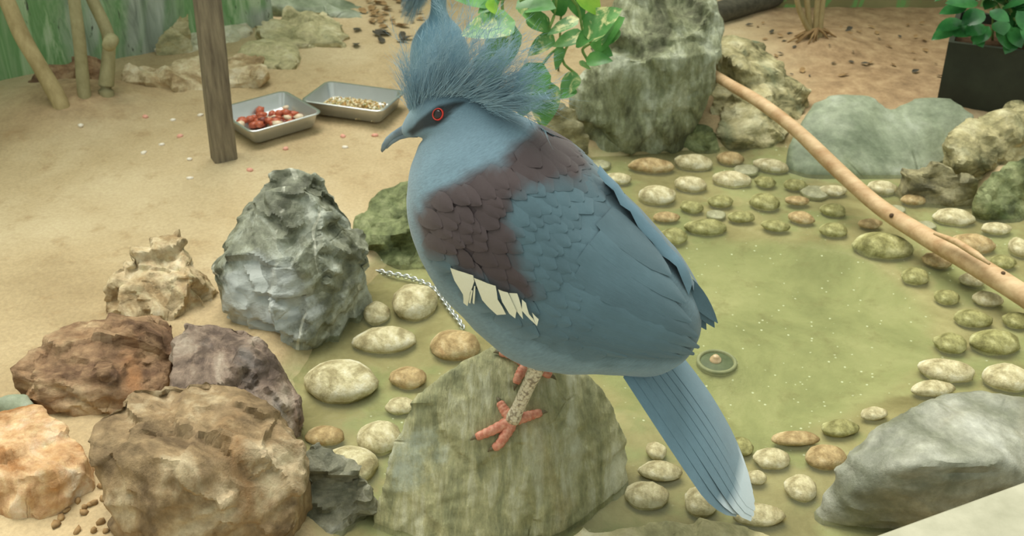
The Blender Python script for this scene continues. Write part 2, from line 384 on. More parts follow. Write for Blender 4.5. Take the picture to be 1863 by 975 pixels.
# walls
def wall(name, a, b, mat, h=2.2, th=.08):
    a, b = Vector((a[0], a[1], 0)), Vector((b[0], b[1], 0)); n = Vector((-(b - a).y, (b - a).x, 0)).normalized() * th
    q = []
    for p in (a, b, b + n, a + n):
        q += [Vector((p.x, p.y, -.1)), Vector((p.x, p.y, h))]
    o = mesh_obj(name, q, [(0, 2, 3, 1), (2, 4, 5, 3), (4, 6, 7, 5), (6, 0, 1, 7), (1, 3, 5, 7), (0, 6, 4, 2)], mat, smooth_sh=False, origin=(a + b) / 2)
    return tag(o, None, None, None, 'structure')
t = NT('painted_jungle_mural'); v = t.coord((5.5, 5.5, 1.1), (.15, .12, 0)); v0 = t.coord()
n1 = t.noise(v, 2.6, 5, .6, 1.0); n2 = t.noise(v0, 1.8, 4, .6, .6)
c = t.ramp(n1, [(.28, srgb(92, 118, 86)), (.42, srgb(138, 168, 124)), (.50, srgb(110, 152, 98)), (.58, srgb(158, 186, 142)), (.68, srgb(186, 202, 170)), (.8, srgb(128, 164, 108))])
c = t.mix(t.mask(n2, .50, .60), c, t.ramp(t.noise(v, 4, 5, .6, .6), [(.3, srgb(118, 128, 116)), (.5, srgb(166, 176, 162)), (.62, srgb(186, 194, 182)), (.72, srgb(112, 166, 112))]))
c = t.mix(t.mask(t.noise(v, 3.7, 4, .6, 2), .62, .68), c, srgb(80, 84, 72))
M['mural'] = t.done(c, .8, .2)
wall('wall_left', (-3.9, 1.18), (-.87, 3.73), M['mural'])
t = NT('painted_dull_wall'); v = t.coord((3, 3, 1.4), (.3, .2, 0)); v0 = t.coord()
c = t.ramp(t.noise(v0, 2, 5, .6), [(.3, srgb(116, 112, 74)), (.7, srgb(152, 146, 104))])
c = t.mix(t.mask(t.noise(v, 3.2, 4, .5, 1.4), .56, .62), c, srgb(122, 164, 98))
M['dull'] = t.done(c, .8, .2)
wall('wall_back', (-1.2, 4.36), (.95, 4.36), M['mural'])
wall('wall_right', (.85, 3.92), (4.4, 3.92), M['dull'])
# viewing-window kerb at the visitors' side
P0, P1 = at_z(1560, 975, .12), at_z(1863, 866, .12); d = (P1 - P0).normalized(); nrm = Vector((-d.y, d.x, 0))
A, B = P0 - d * 1.6, P0 + d * 2.2
prof = [(0, -.14), (0, .105), (-.012, .12), (-.30, .122), (-.30, -.14)]
V = [p + nrm * s + Vector((0, 0, z - p.z)) for p in (A, B) for s, z in prof]
k = len(prof)
kerb = mesh_obj('trim_1', V, [(i, (i + 1) % k, k + (i + 1) % k, k + i) for i in range(k)] + [tuple(range(k))[::-1], tuple(range(k, 2 * k))], M['ledge'], smooth_sh=False)
tag(kerb, 'pale concrete kerb running along the near side of the pond', None, None, 'structure')

# ------------------------------------------------------------------ rocks
def hull(pts):
    bm = bmesh.new()
    for p in pts: bm.verts.new(p)
    r = bmesh.ops.convex_hull(bm, input=bm.verts)
    junk = list({e for e in r['geom_interior'] + r['geom_unused'] if isinstance(e, bmesh.types.BMVert) and e.is_valid})
    if junk: bmesh.ops.delete(bm, geom=junk, context='VERTS')
    me = bpy.data.meshes.new('tmp'); bm.to_mesh(me); bm.free(); return me
ROCKB = {}
def rock(name, label, mat, by, hulls, vox=.011, amp=.016, facet=.012, sm=2, seed=1, bz=0.0, drop=True, freq=7, cat='rock'):
    """each hull: (px, py, metres behind the contact line of pixel row by)"""
    Y0 = at_z(W / 2, by, bz).y
    bm = bmesh.new()
    for h in hulls:
        pts = [at_y(q[0], q[1], Y0 + q[2]) for q in h]; over = [len(q) > 3 for q in h]      # a fourth value marks an overhanging corner
        if drop:
            cx = sum(p.x for p in pts) / len(pts); cy = sum(p.y for p in pts) / len(pts)
            base = bz - .04
            pts += [Vector((lerp(p.x, cx, .05), lerp(p.y, cy, .05), base)) for p, ov in list(zip(pts, over)) if p.z > base and not ov]
        me = hull(pts); bm.from_mesh(me); bpy.data.meshes.remove(me)
    me = bpy.data.meshes.new(name); bm.to_mesh(me); bm.free()
    tmp = bpy.data.objects.new('tmp', me); COL.objects.link(tmp)
    md = tmp.modifiers.new('r', 'REMESH'); md.mode = 'VOXEL'; md.voxel_size = vox
    dg = bpy.context.evaluated_depsgraph_get(); dg.update()
    m2 = bpy.data.meshes.new_from_object(tmp.evaluated_get(dg))
    bpy.data.objects.remove(tmp); bpy.data.meshes.remove(me)
    n = len(m2.vertices); co = np.zeros(n * 3); m2.vertices.foreach_get('co', co); co = co.reshape(-1, 3)
    ne = len(m2.edges); ed = np.zeros(ne * 2, dtype=np.int64); m2.edges.foreach_get('vertices', ed); ed = ed.reshape(-1, 2)
    deg = np.bincount(ed.ravel(), minlength=n).reshape(-1, 1)
    def lap(c, k, f=.5):
        for _ in range(k):
            s = np.zeros_like(c); np.add.at(s, ed[:, 0], c[ed[:, 1]]); np.add.at(s, ed[:, 1], c[ed[:, 0]])
            c = c + f * (s / np.maximum(deg, 1) - c)
        return c
    co = lap(co, sm + 2)
    m2.vertices.foreach_set('co', co.ravel()); m2.update()
    nr = np.zeros(n * 3); m2.vertices.foreach_get('normal', nr); nr = nr.reshape(-1, 3)
    so = Vector((seed * 3.17, seed * 1.31, seed * 7.7)); disp = np.zeros(n)
    for i in range(n):
        p = Vector(co[i]); q = p * freq + so
        a = noise.fractal(q, .9, 2.1, 4)
        dd = amp * .38 * a + (amp * .5 * (.5 - abs(noise.noise(q * 2.1 + Vector((0, 0, p.z * 30)))) * 2) if facet else 0) + (amp * .25 * (.5 - abs(noise.noise(q * 5.3)) * 2) if facet else 0)
        if facet:
            vd, vp = noise.voronoi(q * .8 + noise.noise_vector(q * 1.5) * .12)
            g_ = Vector((noise.cell(vp[0] * 9.1) - .5, noise.cell(vp[0] * 9.1 + Vector((31, 7, 5))) - .5, noise.cell(vp[0] * 9.1 + Vector((3, 57, 15))) - .5))
            dd += facet * 1.7 * g_.dot(q * .8 - vp[0]) + facet * .5 * (noise.cell(vp[0] * 5.7) - .5)
            q2 = q * 2.3; vd, vp = noise.voronoi(q2)
            g_ = Vector((noise.cell(vp[0] * 9.1) - .5, noise.cell(vp[0] * 9.1 + Vector((31, 7, 5))) - .5, noise.cell(vp[0] * 9.1 + Vector((3, 57, 15))) - .5))
            dd += facet * .8 * g_.dot(q2 - vp[0])
        disp[i] = dd
    for _ in range(1):
        sd_ = np.zeros(n); np.add.at(sd_, ed[:, 0], disp[ed[:, 1]]); np.add.at(sd_, ed[:, 1], disp[ed[:, 0]])
        disp = disp + .35 * (sd_ / np.maximum(deg[:, 0], 1) - disp)
    co = co + nr * disp[:, None]
    if facet: co = lap(co, 1, .12)
    # origin at the base
    org = Vector((co[:, 0].mean(), co[:, 1].mean(), co[:, 2].min()))
    m2.vertices.foreach_set('co', (co - np.array(org)).ravel())
    m2.polygons.foreach_set('use_smooth', [True] * len(m2.polygons))
    m2.set_sharp_from_angle(angle=R(38)) if facet else None
    m2.materials.clear(); m2.materials.append(mat); m2.update(); m2.name = name
    o = bpy.data.objects.new(name, m2); COL.objects.link(o); o.location = org; o['org'] = tuple(org)
    ROCKB[label] = (co, [tuple(p.vertices) for p in m2.polygons])
    return tag(o, label, cat)

BIRDROCK = 'slanting green and tan streaked rock with a pigeon perched on it'
rock('schist_rock', BIRDROCK, M['schist'], 985, [[(668, 985, 0), (690, 890, .03), (720, 785, .07), (752, 715, .10), (832, 690, .12), (852, 652, .15), (905, 620, .19), (1010, 640, .20), (1085, 690, .19), (1115, 730, .18),
     (1142, 800, .15), (1148, 870, .11), (1140, 935, .07), (1040, 990, -.01), (1005, 668, .14), (985, 780, .065), (930, 985, -.04), (800, 985, -.045)]], .0055, .0045, .0035, 0, 3, -.08, freq=7)
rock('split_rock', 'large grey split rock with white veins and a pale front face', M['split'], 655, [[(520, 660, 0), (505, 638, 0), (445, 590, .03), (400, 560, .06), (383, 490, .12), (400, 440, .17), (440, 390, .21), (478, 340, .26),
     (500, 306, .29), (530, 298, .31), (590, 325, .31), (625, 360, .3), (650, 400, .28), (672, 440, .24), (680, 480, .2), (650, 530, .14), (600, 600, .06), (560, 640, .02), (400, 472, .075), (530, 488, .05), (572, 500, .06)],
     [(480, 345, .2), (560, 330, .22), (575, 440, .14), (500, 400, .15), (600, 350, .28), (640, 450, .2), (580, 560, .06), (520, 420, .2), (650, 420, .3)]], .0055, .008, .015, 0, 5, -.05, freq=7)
rock('tan_rock', 'pale tan craggy rock on the sand beside the large split rock', M['tan'], 582, [[(190, 562, .02), (183, 515, .06), (230, 455, .12), (310, 425, .17), (335, 430, .17), (360, 475, .14), (400, 540, .1), (398, 586, .03), (330, 592, 0),
     (230, 582, 0), (300, 480, .08), (200, 520, .03), (350, 500, .06)]], .0055, .010, .012, 0, 7, 0, freq=11)
rock('brown_rock', 'long rust brown rock lying behind the orange rock', M['brown'], 762, [[(8, 672, .06), (40, 640, .1), (110, 592, .17), (150, 580, .2), (280, 567, .24), (320, 580, .24), (326, 635, .15), (306, 728, .05), (180, 768, .0), (130, 750, .0), (60, 695, .03), (200, 680, .04)]],
     .0055, .011, .011, 0, 11, 0, freq=9)
rock('purple_rock', 'dark purplish brown rock at the pond edge behind the big block', M['purple'], 775, [[(314, 602, .15), (336, 582, .165), (430, 588, .165), (480, 610, .13), (515, 662, .085), (545, 748, .0), (537, 790, -.03), (470, 640, .06), (420, 720, -.05), (314, 700, -.03), (306, 660, .03)]],
     .0055, .011, .009, 0, 13, -.03, freq=9)
rock('block_rock', 'big angular brown block of rock with a flat pale top', M['block'], 1000, [[(165, 770, .12), (160, 830, .07), (190, 900, .03), (255, 1000, 0), (285, 1010, -.02), (200, 730, .16), (260, 690, .2), (370, 680, .22), (450, 700, .2), (530, 760, .16), (558, 800, .12), (548, 900, .05),
     (525, 1000, .0), (268, 830, .04), (400, 830, .05), (300, 850, .01), (290, 900, -.01)]], .0055, .009, .010, 0, 17, 0, freq=7)
rock('wet_rock', 'small wet grey rock wedged between the brown block and the pond', M['wetgrey'], 945, [[(548, 822, .04), (577, 800, .06), (610, 820, .05), (650, 850, .03), (668, 890, .01), (655, 935, -.01), (600, 985, -.05), (545, 975, -.05), (543, 900, .0), (600, 870, .03)]], .008, .012, .01, 1, 19, -.05, freq=12)
rock('orange_rock', 'smooth orange and cream rock beside the big brown block', M['orange'], 950, [[(-30, 760, .16), (40, 738, .2), (75, 735, .2), (130, 775, .16), (160, 810, .12), (166, 860, .07), (120, 900, .03), (60, 952, 0), (30, 952, 0), (-30, 925, .02), (-35, 850, .05), (80, 850, .04), (40, 905, .01), (-70, 850, .1)]],
     .006, .008, .007, 0, 23, 0, freq=8)
rock('flat_stone', 'low grey green stone behind the orange rock', M['boulder'], 752, [[(-25, 738, -.02), (-18, 715, .0), (36, 703, .015), (64, 722, .0), (60, 748, -.03), (20, 752, -.03)]], .01, .008, .004, 2, 29)
rock('moss_rock', 'green mossy rock at the pond edge behind the pigeon breast', M['mossy'], 490, [[(650, 400, .1), (665, 370, .18), (700, 340, .25), (740, 320, .28), (800, 330, .28), (800, 480, .0), (770, 490, 0), (720, 492, 0), (680, 470, .02), (655, 440, .05), (700, 400, .1)]], .012, .02, .012, 2, 31, -.05)
rock('tall_rock', 'tall mossy standing rock with a pale top at the far side of the pond', M['tall'], 285, [[(1050, 262, .05), (1050, 180, .06), (1040, 165, .08), (1070, 130, .08), (1110, 100, .06), (1130, 20, .2), (1140, -40, .3), (1220, -50, .35), (1310, -30, .35, 1), (1316, 60, .2, 1), (1308, 92, .12, 1), (1292, 180, .08, 1), (1240, 272, .05),
     (1200, 287, 0), (1100, 287, 0), (1150, 108, .02), (1250, 102, .03)]], .010, .012, .012, 0, 37, -.05, freq=5)
rock('lichen_rock', 'pale yellow lichened rock under the top of the bare branch', M['lichen'], 262, [[(1280, 205, .13), (1286, 165, .17), (1312, 100, .3), (1326, 77, .42), (1370, 85, .45), (1440, 130, .3), (1480, 160, .2), (1476, 190, .15), (1440, 235, .05), (1400, 263, 0), (1330, 263, 0), (1290, 245, .06), (1400, 170, .1), (1340, 190, .12)]],
     .010, .014, .016, 0, 41, -.03, freq=6)
rock('smooth_boulder', 'broad smooth grey green boulder with two humps behind the pond', M['boulder'], 324, [[(1425, 302, .05), (1430, 260, .12), (1460, 212, .17), (1480, 177, .24), (1530, 164, .27), (1590, 168, .25), (1630, 200, .2), (1650, 310, .02), (1550, 326, 0), (1470, 318, 0), (1550, 225, .12)],
     [(1560, 230, .15), (1600, 205, .2), (1650, 176, .24), (1695, 162, .25), (1745, 176, .24), (1782, 205, .19), (1787, 255, .13), (1742, 302, .08), (1700, 322, 0), (1560, 322, 0), (1690, 232, .12)]], .015, .012, 0, 5, 43, -.05, freq=4)
rock('cracked_rock', 'cracked tan rock in front of the dark planter', M['lichen'], 335, [[(1725, 252, .1), (1735, 225, .15), (1770, 200, .22), (1830, 192, .25), (1910, 190, .25), (1930, 320, .14), (1800, 328, .05), (1760, 318, .03), (1745, 290, .05), (1800, 270, .08)]], .014, .018, .016, 1, 47)
rock('wedge_rock', 'flat wedge shaped rock at the pond edge below the cracked tan rock', M['flat'], 370, [[(1632, 298, .08), (1690, 297, .08), (1740, 305, .05), (1790, 330, .01), (1745, 370, 0), (1730, 368, 0), (1690, 342, .02), (1650, 314, .03)]], .010, .012, .012, 1, 53, -.04, freq=10)
rock('green_rock', 'yellow green algae covered rock sloping into the far pond corner', M['mossy'], 402, [[(1774, 368, .02), (1790, 328, .07), (1836, 290, .105), (1900, 260, .115), (1960, 300, .11), (1950, 400, .02), (1830, 403, 0), (1790, 388, 0), (1850, 350, .04)]], .013, .012, .006, 3, 59, -.05)
rock('nook_rock', 'small green rock in the nook beside the tall rock', M['mossy'], 275, [[(1228, 267, .02), (1250, 225, .03), (1288, 212, .045), (1312, 240, .02), (1310, 273, .0), (1250, 277, 0)]], .012, .012, .008, 2, 61, -.05)
rock('grey_tan_rock', 'rounded grey and tan rock half hidden below the trailing leaves', M['flat'], 291, [[(985, 220, .03), (1000, 185, .05), (1030, 172, .06), (1063, 200, .05), (1076, 240, .03), (1076, 288, .02), (1000, 286, 0), (980, 260, .02)]], .012, .014, .008, 3, 67, -.04)
rock('grey_boulder', 'large smooth wet grey boulder lying along the concrete kerb', M['greyboulder'], 975, [[(1448, 990, 0), (1488, 900, .03), (1530, 830, .05), (1590, 770, .10), (1680, 722, .15), (1740, 707, .17), (1850, 714, .17), (1960, 740, .17), (2050, 850, .1), (2050, 960, 0), (1700, 1000, -.04), (1650, 845, -.02), (1800, 835, -.02), (1560, 960, -.02)]],
     .009, .012, .003, 5, 71, -.08, freq=6)
rock('low_slab', 'low algae stained slab at the foot of the perch rock', M['slab'], 1000, [[(1010, 985, .0), (1060, 962, -.0), (1130, 943, .01), (1250, 939, .02), (1350, 950, .02), (1440, 978, .02), (1455, 1000, 0), (1250, 1030, -.08), (1020, 1020, -.05)]], .009, .009, .006, 2, 73, -.06)
rock('long_slab', 'long flat tan slab on the sand behind the wooden post', M['tan'], 165, [[(217, 130, .0), (225, 118, .03), (260, 112, .07), (300, 105, .12), (330, 150, -.03), (250, 148, -.02), (220, 150, .0)], [(290, 110, .1), (370, 95, .17), (440, 93, .18), (478, 105, .14), (483, 135, .03), (470, 146, .0), (400, 160, -.01), (330, 168, -.02), (300, 155, 0)]],
     .014, .02, .014, 1, 79, freq=7)
rock('white_slab', 'whitish flat slab lying against the painted wall', M['white'], 103, [[(275, 84, .05), (330, 60, .15), (365, 54, .2), (455, 36, .3), (462, 60, .25), (455, 76, .15), (370, 92, .05), (280, 100, 0), (320, 104, 0)]], .014, .01, .008, 1, 83)
rock('sandy_stone', 'low sandy olive stone in front of the layered slab', M['slab'], 130, [[(415, 92, .1), (450, 72, .2), (500, 66, .25), (540, 76, .25), (551, 100, .1), (540, 116, 0), (480, 130, 0), (430, 126, 0)]], .014, .01, .005, 2, 89)
rock('layered_slab', 'layered olive grey stone under the green slab', M['slab'], 93, [[(458, 40, .1), (500, 25, .25), (560, 12, .35), (600, 15, .35), (626, 45, .2), (633, 84, .02), (590, 93, 0), (520, 76, 0), (470, 63, .02)]], .014, .014, .014, 1, 97, freq=9)
rock('green_slab', 'green tinged slab leaning over the layered stone', M['boulder'], 34, [[(462, 2, .05), (480, -30, .2), (560, -20, .3), (640, 2, .3), (682, 22, .1), (676, 33, 0), (610, 30, 0), (520, 14, 0)]], .015, .012, .008, 2, 101, .0)
rock('earth_rock', 'reddish brown rock ridge behind the thin tree trunks', M['brown'], 178, [[(45, 155, .03), (60, 118, .03), (90, 108, .05), (150, 98, .06), (186, 100, .08), (190, 150, .02), (130, 166, 0), (60, 170, 0)]], .014, .018, .012, 1, 103)
rock('leaning_stone', 'upright triangular ochre stone leaning on the painted wall', M['slab'], 86, [[(273, 82, -.08), (300, 52, -.08), (332, 16, -.06), (344, 18, -.05), (340, 72, -.04), (326, 78, -.08)]], .012, .008, .004, 1, 107)
rock('ochre_lump', 'small bright ochre stone between two thin trunks', M['orange'], 150, [[(166, 150, 0), (166, 110, .03), (176, 97, .05), (184, 104, .05), (185, 150, .0)]], .010, .008, .005, 2, 109)

# dirt clods and stones on the soil
random.seed(5)
def lump(name, pos, sx, sy, sz, mat, seed, label, cat, group, rz=0, lift=.35, sub=2, amp=.16):
    bm = bmesh.new(); bmesh.ops.create_icosphere(bm, subdivisions=sub, radius=1)
    for v_ in bm.verts:
        k_ = 1 + amp * noise.fractal(v_.co * 1.3 + Vector((seed, seed * 2.3, 0)), 1, 2, 3)
        v_.co = v_.co * k_
        v_.co = Vector((v_.co.x * sx, v_.co.y * sy, v_.co.z * sz))
    me = bpy.data.meshes.new(name); bm.to_mesh(me); bm.free()
    me.polygons.foreach_set('use_smooth', [True] * len(me.polygons)); me.materials.append(mat)
    o = bpy.data.objects.new(name, me); COL.objects.link(o); o.rotation_euler = (0, 0, rz)
    o.location = (pos[0], pos[1], pos[2] + sz * lift)
    return tag(o, label, cat, group)

# ------------------------------------------------------------------ cobbles
ZLAB = {'far': 'along the far pond edge', 'right': 'on the pond rim under the bare branch', 'near': 'on the near pond rim below the pigeon tail', 'left': 'in the pond inlet beside the split rock'}
KLAB = {'pale': 'pale speckled cobble', 'tan': 'orange tan cobble', 'olive': 'olive tinted cobble', 'grey': 'flat grey cobble'}
cobs = [('far', [(1185, 302, 42, 15, 4, 'tan'), (1261, 296, 34, 17, 6, 'pale'), (1329, 289, 25, 13, 5, 'tan'), (1403, 302, 32, 13, 14, 'pale'), (1357, 310, 24, 11, 0, 'grey'), (1125, 325, 24, 11, 5, 'pale'), (1256, 336, 30, 16, 14, 'pale'),
        (1331, 327, 35, 16, 6, 'pale'), (1392, 331, 19, 11, 10, 'olive'), (1447, 336, 22, 11, 0, 'olive'), (1482, 351, 27, 14, 0, 'grey'), (1196, 357, 34, 20, 0, 'pale'), (1258, 377, 22, 12, 22, 'olive'), (1310, 367, 23, 12, 0, 'olive'),
        (1390, 368, 28, 16, 14, 'olive'), (1450, 365, 22, 9, 4, 'tan'), (1212, 395, 24, 10, 0, 'tan'), (1348, 395, 25, 11, 0, 'olive'), (1303, 391, 19, 9, 0, 'grey'), (1284, 414, 40, 16, 0, 'olive'), (1411, 411, 26, 11, 8, 'olive'),
        (1458, 396, 24, 12, 14, 'tan'), (1226, 430, 24, 16, 0, 'olive'), (1516, 383, 23, 13, 8, 'olive'), (1516, 419, 26, 14, 0, 'olive'), (1090, 300, 22, 10, 0, 'grey'), (1515, 347, 25, 11, 0, 'pale')]),
    ('right', [(1604, 342, 29, 14, 0, 'pale'), (1662, 363, 23, 11, 0, 'tan'), (1583, 407, 22, 10, 0, 'tan'), (1606, 449, 53, 27, 8, 'olive'), (1631, 381, 17, 8, 0, 'grey'), (1685, 410, 18, 9, 0, 'grey'), (1735, 396, 36, 17, 4, 'pale'),
        (1813, 416, 27, 12, 0, 'pale'), (1770, 444, 39, 20, 6, 'tan'), (1855, 452, 19, 20, 0, 'pale'), (1705, 474, 26, 14, 16, 'tan'), (1665, 503, 25, 17, 0, 'olive'), (1825, 477, 23, 13, 6, 'olive'), (1768, 509, 23, 13, 10, 'pale'),
        (1723, 541, 22, 15, 4, 'olive'), (1796, 544, 27, 15, 4, 'pale'), (1770, 580, 34, 17, 10, 'olive'), (1848, 583, 24, 16, 0, 'olive'), (1729, 625, 30, 20, 0, 'olive'), (1810, 623, 46, 25, -4, 'olive'), (1720, 675, 50, 22, 8, 'pale'),
        (1834, 688, 45, 27, 4, 'pale'), (1698, 707, 41, 15, -6, 'pale')]),
    ('near', [(1590, 752, 26, 12, -8, 'pale'), (1528, 779, 36, 17, -8, 'olive'), (1447, 798, 44, 14, -2, 'tan'), (1349, 813, 22, 18, 0, 'olive'), (1404, 834, 34, 20, 0, 'pale'), (1502, 832, 38, 24, -6, 'tan'), (1457, 888, 29, 25, -8, 'pale'),
        (1376, 868, 19, 13, 0, 'pale'), (1194, 820, 19, 17, 0, 'pale'), (1201, 857, 40, 19, 4, 'pale'), (1177, 902, 40, 26, 4, 'pale'), (1275, 914, 29, 28, 0, 'pale'), (1380, 936, 48, 21, 4, 'pale'), (1258, 838, 18, 10, 0, 'grey')]),
    ('left', [(685, 570, 24, 22, 0, 'pale'), (754, 551, 41, 35, 10, 'pale'), (700, 620, 56, 26, -4, 'pale'), (828, 630, 46, 30, 6, 'tan'), (620, 696, 65, 42, 8, 'pale'), (742, 688, 35, 21, 4, 'tan'), (729, 739, 28, 16, 0, 'pale'),
        (591, 793, 36, 18, 0, 'tan'), (690, 797, 40, 33, -8, 'pale'), (640, 846, 50, 36, 24, 'pale')])]
ORD = ['', 'second ', 'third ', 'fourth ', 'fifth ', 'sixth ', 'seventh ', 'eighth ', 'ninth ', 'tenth ', 'eleventh ', 'twelfth ']
def cob_size(rx, ry, py):
    dp = (at_z(W / 2, py, WZ) - CAM).dot(FWD); e_ = PITCH + math.atan((py - H / 2) / FPX)
    return rx * ry * dp * dp / math.sin(e_)
ci = 0
for zone, lst in cobs:
    szs = {k: [cob_size(q[2], q[3], q[1]) for q in lst if q[5] == k] for k in KLAB}
    for (px, py, rx, ry, rot, kind) in lst:
        ci += 1
        p = at_z(px, py, WZ + .004); depth = (p - CAM).dot(FWD); e = PITCH + math.atan((py - H / 2) / FPX)
        sx = rx * depth / FPX; ym = ry * depth / FPX
        kz = .62 if kind != 'grey' else .3
        sy = ym / math.sqrt(math.sin(e) ** 2 + (kz * math.cos(e)) ** 2); sz = sy * kz
        gz = ground_at(p.x, p.y)
        zc = max(gz + sz * .45, WZ + .004 - sz * .1) if kind != 'grey' else WZ - sz * .35
        p = at_z(px, py, zc)
        rk = sum(1 for q in szs[kind] if q > cob_size(rx, ry, py) + 1e-9); n_k = len(szs[kind])
        adj = '' if n_k == 1 else 'smallest ' if rk == n_k - 1 else ORD[rk] + 'largest '
        lab = adj + KLAB[kind] + ' ' + ZLAB[zone]
        o = lump('cobble', p, sx, sy, sz, COB[kind], ci * 1.7, lab, 'stone', kind + ' cobbles ' + ZLAB[zone], -R(rot) * 1.4, 0, 3, .13)

# ------------------------------------------------------------------ post, trunks, branch, log
def gpt(px, py): 
    p = at_z(px, py, 0); return Vector((p.x, p.y, ground_at(p.x, p.y)))
def bezel_post():
    b = gpt(408, 288); Yp = b.y; top = at_y(370, -60, Yp + .03)
    ax = (top - b).normalized(); L_ = 1.9; w = .031
    a = Vector((math.cos(R(28)), math.sin(R(28)), 0)); c = ax.cross(a).normalized(); V = []; F = []; n = 22
    prof = [(-1, -.8), (-.8, -1), (.8, -1), (1, -.8), (1, .8), (.8, 1), (-.8, 1), (-1, .8)]
    for i in range(n + 1):
        h = -.06 + L_ * i / n
        for k_, (u, s) in enumerate(prof):
            jit = 1 + .06 * noise.noise(Vector((h * 4, k_ * 2.0, 1)))
            V.append(b + ax * h + a * (u * w * jit) + c * (s * w * .9 * jit))
    for i in range(n):
        for k_ in range(8): F.append((i * 8 + k_, i * 8 + (k_ + 1) % 8, (i + 1) * 8 + (k_ + 1) % 8, (i + 1) * 8 + k_))
    F.append(tuple(range(n * 8, n * 8 + 8)))
    tag(mesh_obj('wooden_post', V, F, M['post'], smooth_sh=False), 'weathered square wooden post standing in the sand beside the trays', 'post')
bezel_post()
def trunk(name, pxs, Y, r0, r1, mat, label, knob=None, cat='tree trunk'):
    base = at_y(pxs[-1][0], pxs[-1][1], Y); bz = ground_at(base.x, base.y)
    pts = [Vector((base.x, base.y, bz - .05))] + [at_y(x, y, Y + .03 * i) for i, (x, y) in enumerate(reversed(pxs))]
    pts = [Vector(p) for p in catmull(pts, 5)]
    rr = [lerp(r0, r1, i / (len(pts) - 1)) * (1 + .10 * noise.noise(p * 9)) for i, p in enumerate(pts)]
    rt = root(name, (base.x, base.y, bz), label, cat)
    V, F = tube(pts, rr, 12); mesh_obj('stem', V, F, mat, rt)
    if knob:
        kp = at_y(knob[0], knob[1], Y - .01); V, F = tube([kp + Vector((0, .03, 0)), kp + Vector((.004, -.012, -.004)), kp + Vector((.004, -.02, -.005))], [.021, .019, .010], 12)
        kb = mesh_obj('branch_scar', V, F, mat, rt); kb['label'] = 'cut branch stub ring'
    return rt
trunk('thin_trunk', [(-20, -70), (12, 0), (40, 65), (75, 125), (110, 188)], at_z(110, 190, .05).y, .024, .021, M['trunk'], 'slanting pale tree trunk furthest from the wooden post')
trunk('thin_trunk', [(128, -60), (135, 0), (145, 80), (153, 168)], at_z(153, 170, .06).y, .019, .017, M['trunk2'], 'straight slim tree trunk between two slanting ones')
trunk('thin_trunk', [(140, -60), (168, 0), (196, 62), (197, 110), (193, 165)], at_z(193, 168, .05).y, .024, .015, M['trunk2'], 'bent grey tree trunk with a round branch scar', (197, 78))
# bare branch over the pond
bp = [(1280, 124), (1330, 155), (1385, 188), (1450, 238), (1525, 310), (1600, 376), (1680, 428), (1760, 474), (1863, 538), (1990, 625), (2100, 700)]
bpts = [at_y(x, y, lerp(2.88, 1.62, i / (len(bp) - 1))) for i, (x, y) in enumerate(bp)]
br = root('bare_branch', bpts[-1], 'long peeled bare branch slanting across the pond corner', 'branch')
pts = [Vector(p) for p in catmull(bpts, 6)]
V, F = tube(pts, [lerp(.0135, .0275, i / (len(pts) - 1)) * (1 + .1 * noise.noise(p * 6)) for i, p in enumerate(pts)], 14)
mesh_obj('limb', V, F, M['branch'], br)
LB = BVHTree.FromPolygons([Vector(v) for v in V], F)
for (x, y, r) in ((1622, 392, .006), (1825, 497, .005)):
    h = LB.ray_cast(CAM, ray(x, y).normalized())
    if h[0]:
        V2, F2 = tube([h[0] - h[1] * .004, h[0] + h[1] * .002, h[0] + h[1] * .003], [r, r * .9, r * .4], 8); mesh_obj('knot', V2, F2, M['knot'], br)
sp = [(1700, 424), (1740, 440), (1775, 462), (1800, 480)]
V, F = tube([at_y(x, y, 2.06 - .05 * i) for i, (x, y) in enumerate(sp)], [.004, .008, .008, .003], 8); mesh_obj('bark_ridge', V, F, M['branch'], br)
lp = [gpt(1285, 50), gpt(1345, 32), gpt(1410, 10), gpt(1480, -20)]
V, F = tube([Vector(p) + Vector((0, 0, .035)) for p in catmull(lp, 4)], .04, 14)
tag(mesh_obj('dark_log', V, F, M['log']), 'dark fallen log on the soil behind the tall rock', 'log')

# thin stems in the soil mound (back right)
sb = gpt(1480, 98)
st = root('stemmed_shrub', sb, 'cluster of slim bare stems rising from a soil mound', 'shrub')
for a_ in ([(1478, 105), (1474, 60), (1468, 0), (1462, -60)], [(1482, 100), (1484, 50), (1488, 0), (1494, -60)], [(1488, 72), (1470, 50), (1452, 10), (1445, -40)], [(1490, 98), (1492, 50), (1497, 0), (1506, -60)]):
    pp = [Vector(p) for p in catmull([at_y(x, y, sb.y + .008 * i) for i, (x, y) in enumerate(a_)], 4)]
    V, F = tube(pp, [lerp(.012, .008, i / (len(pp) - 1)) for i in range(len(pp))], 8); mesh_obj('stem', V, F, M['trunk'], st)
random.seed(9)
for k_ in range(14):
    a_ = random.uniform(0, 6.28); r_ = random.uniform(.04, .1); q = sb + Vector((math.cos(a_) * r_, math.sin(a_) * r_ * .7, 0))
    q.z = ground_at(q.x, q.y)
    V, F = tube([sb + Vector((0, 0, .03)), (sb + q) / 2 + Vector((0, 0, .02)), q], [.005, .004, .002], 5); mesh_obj('root', V, F, M['litter'], st)

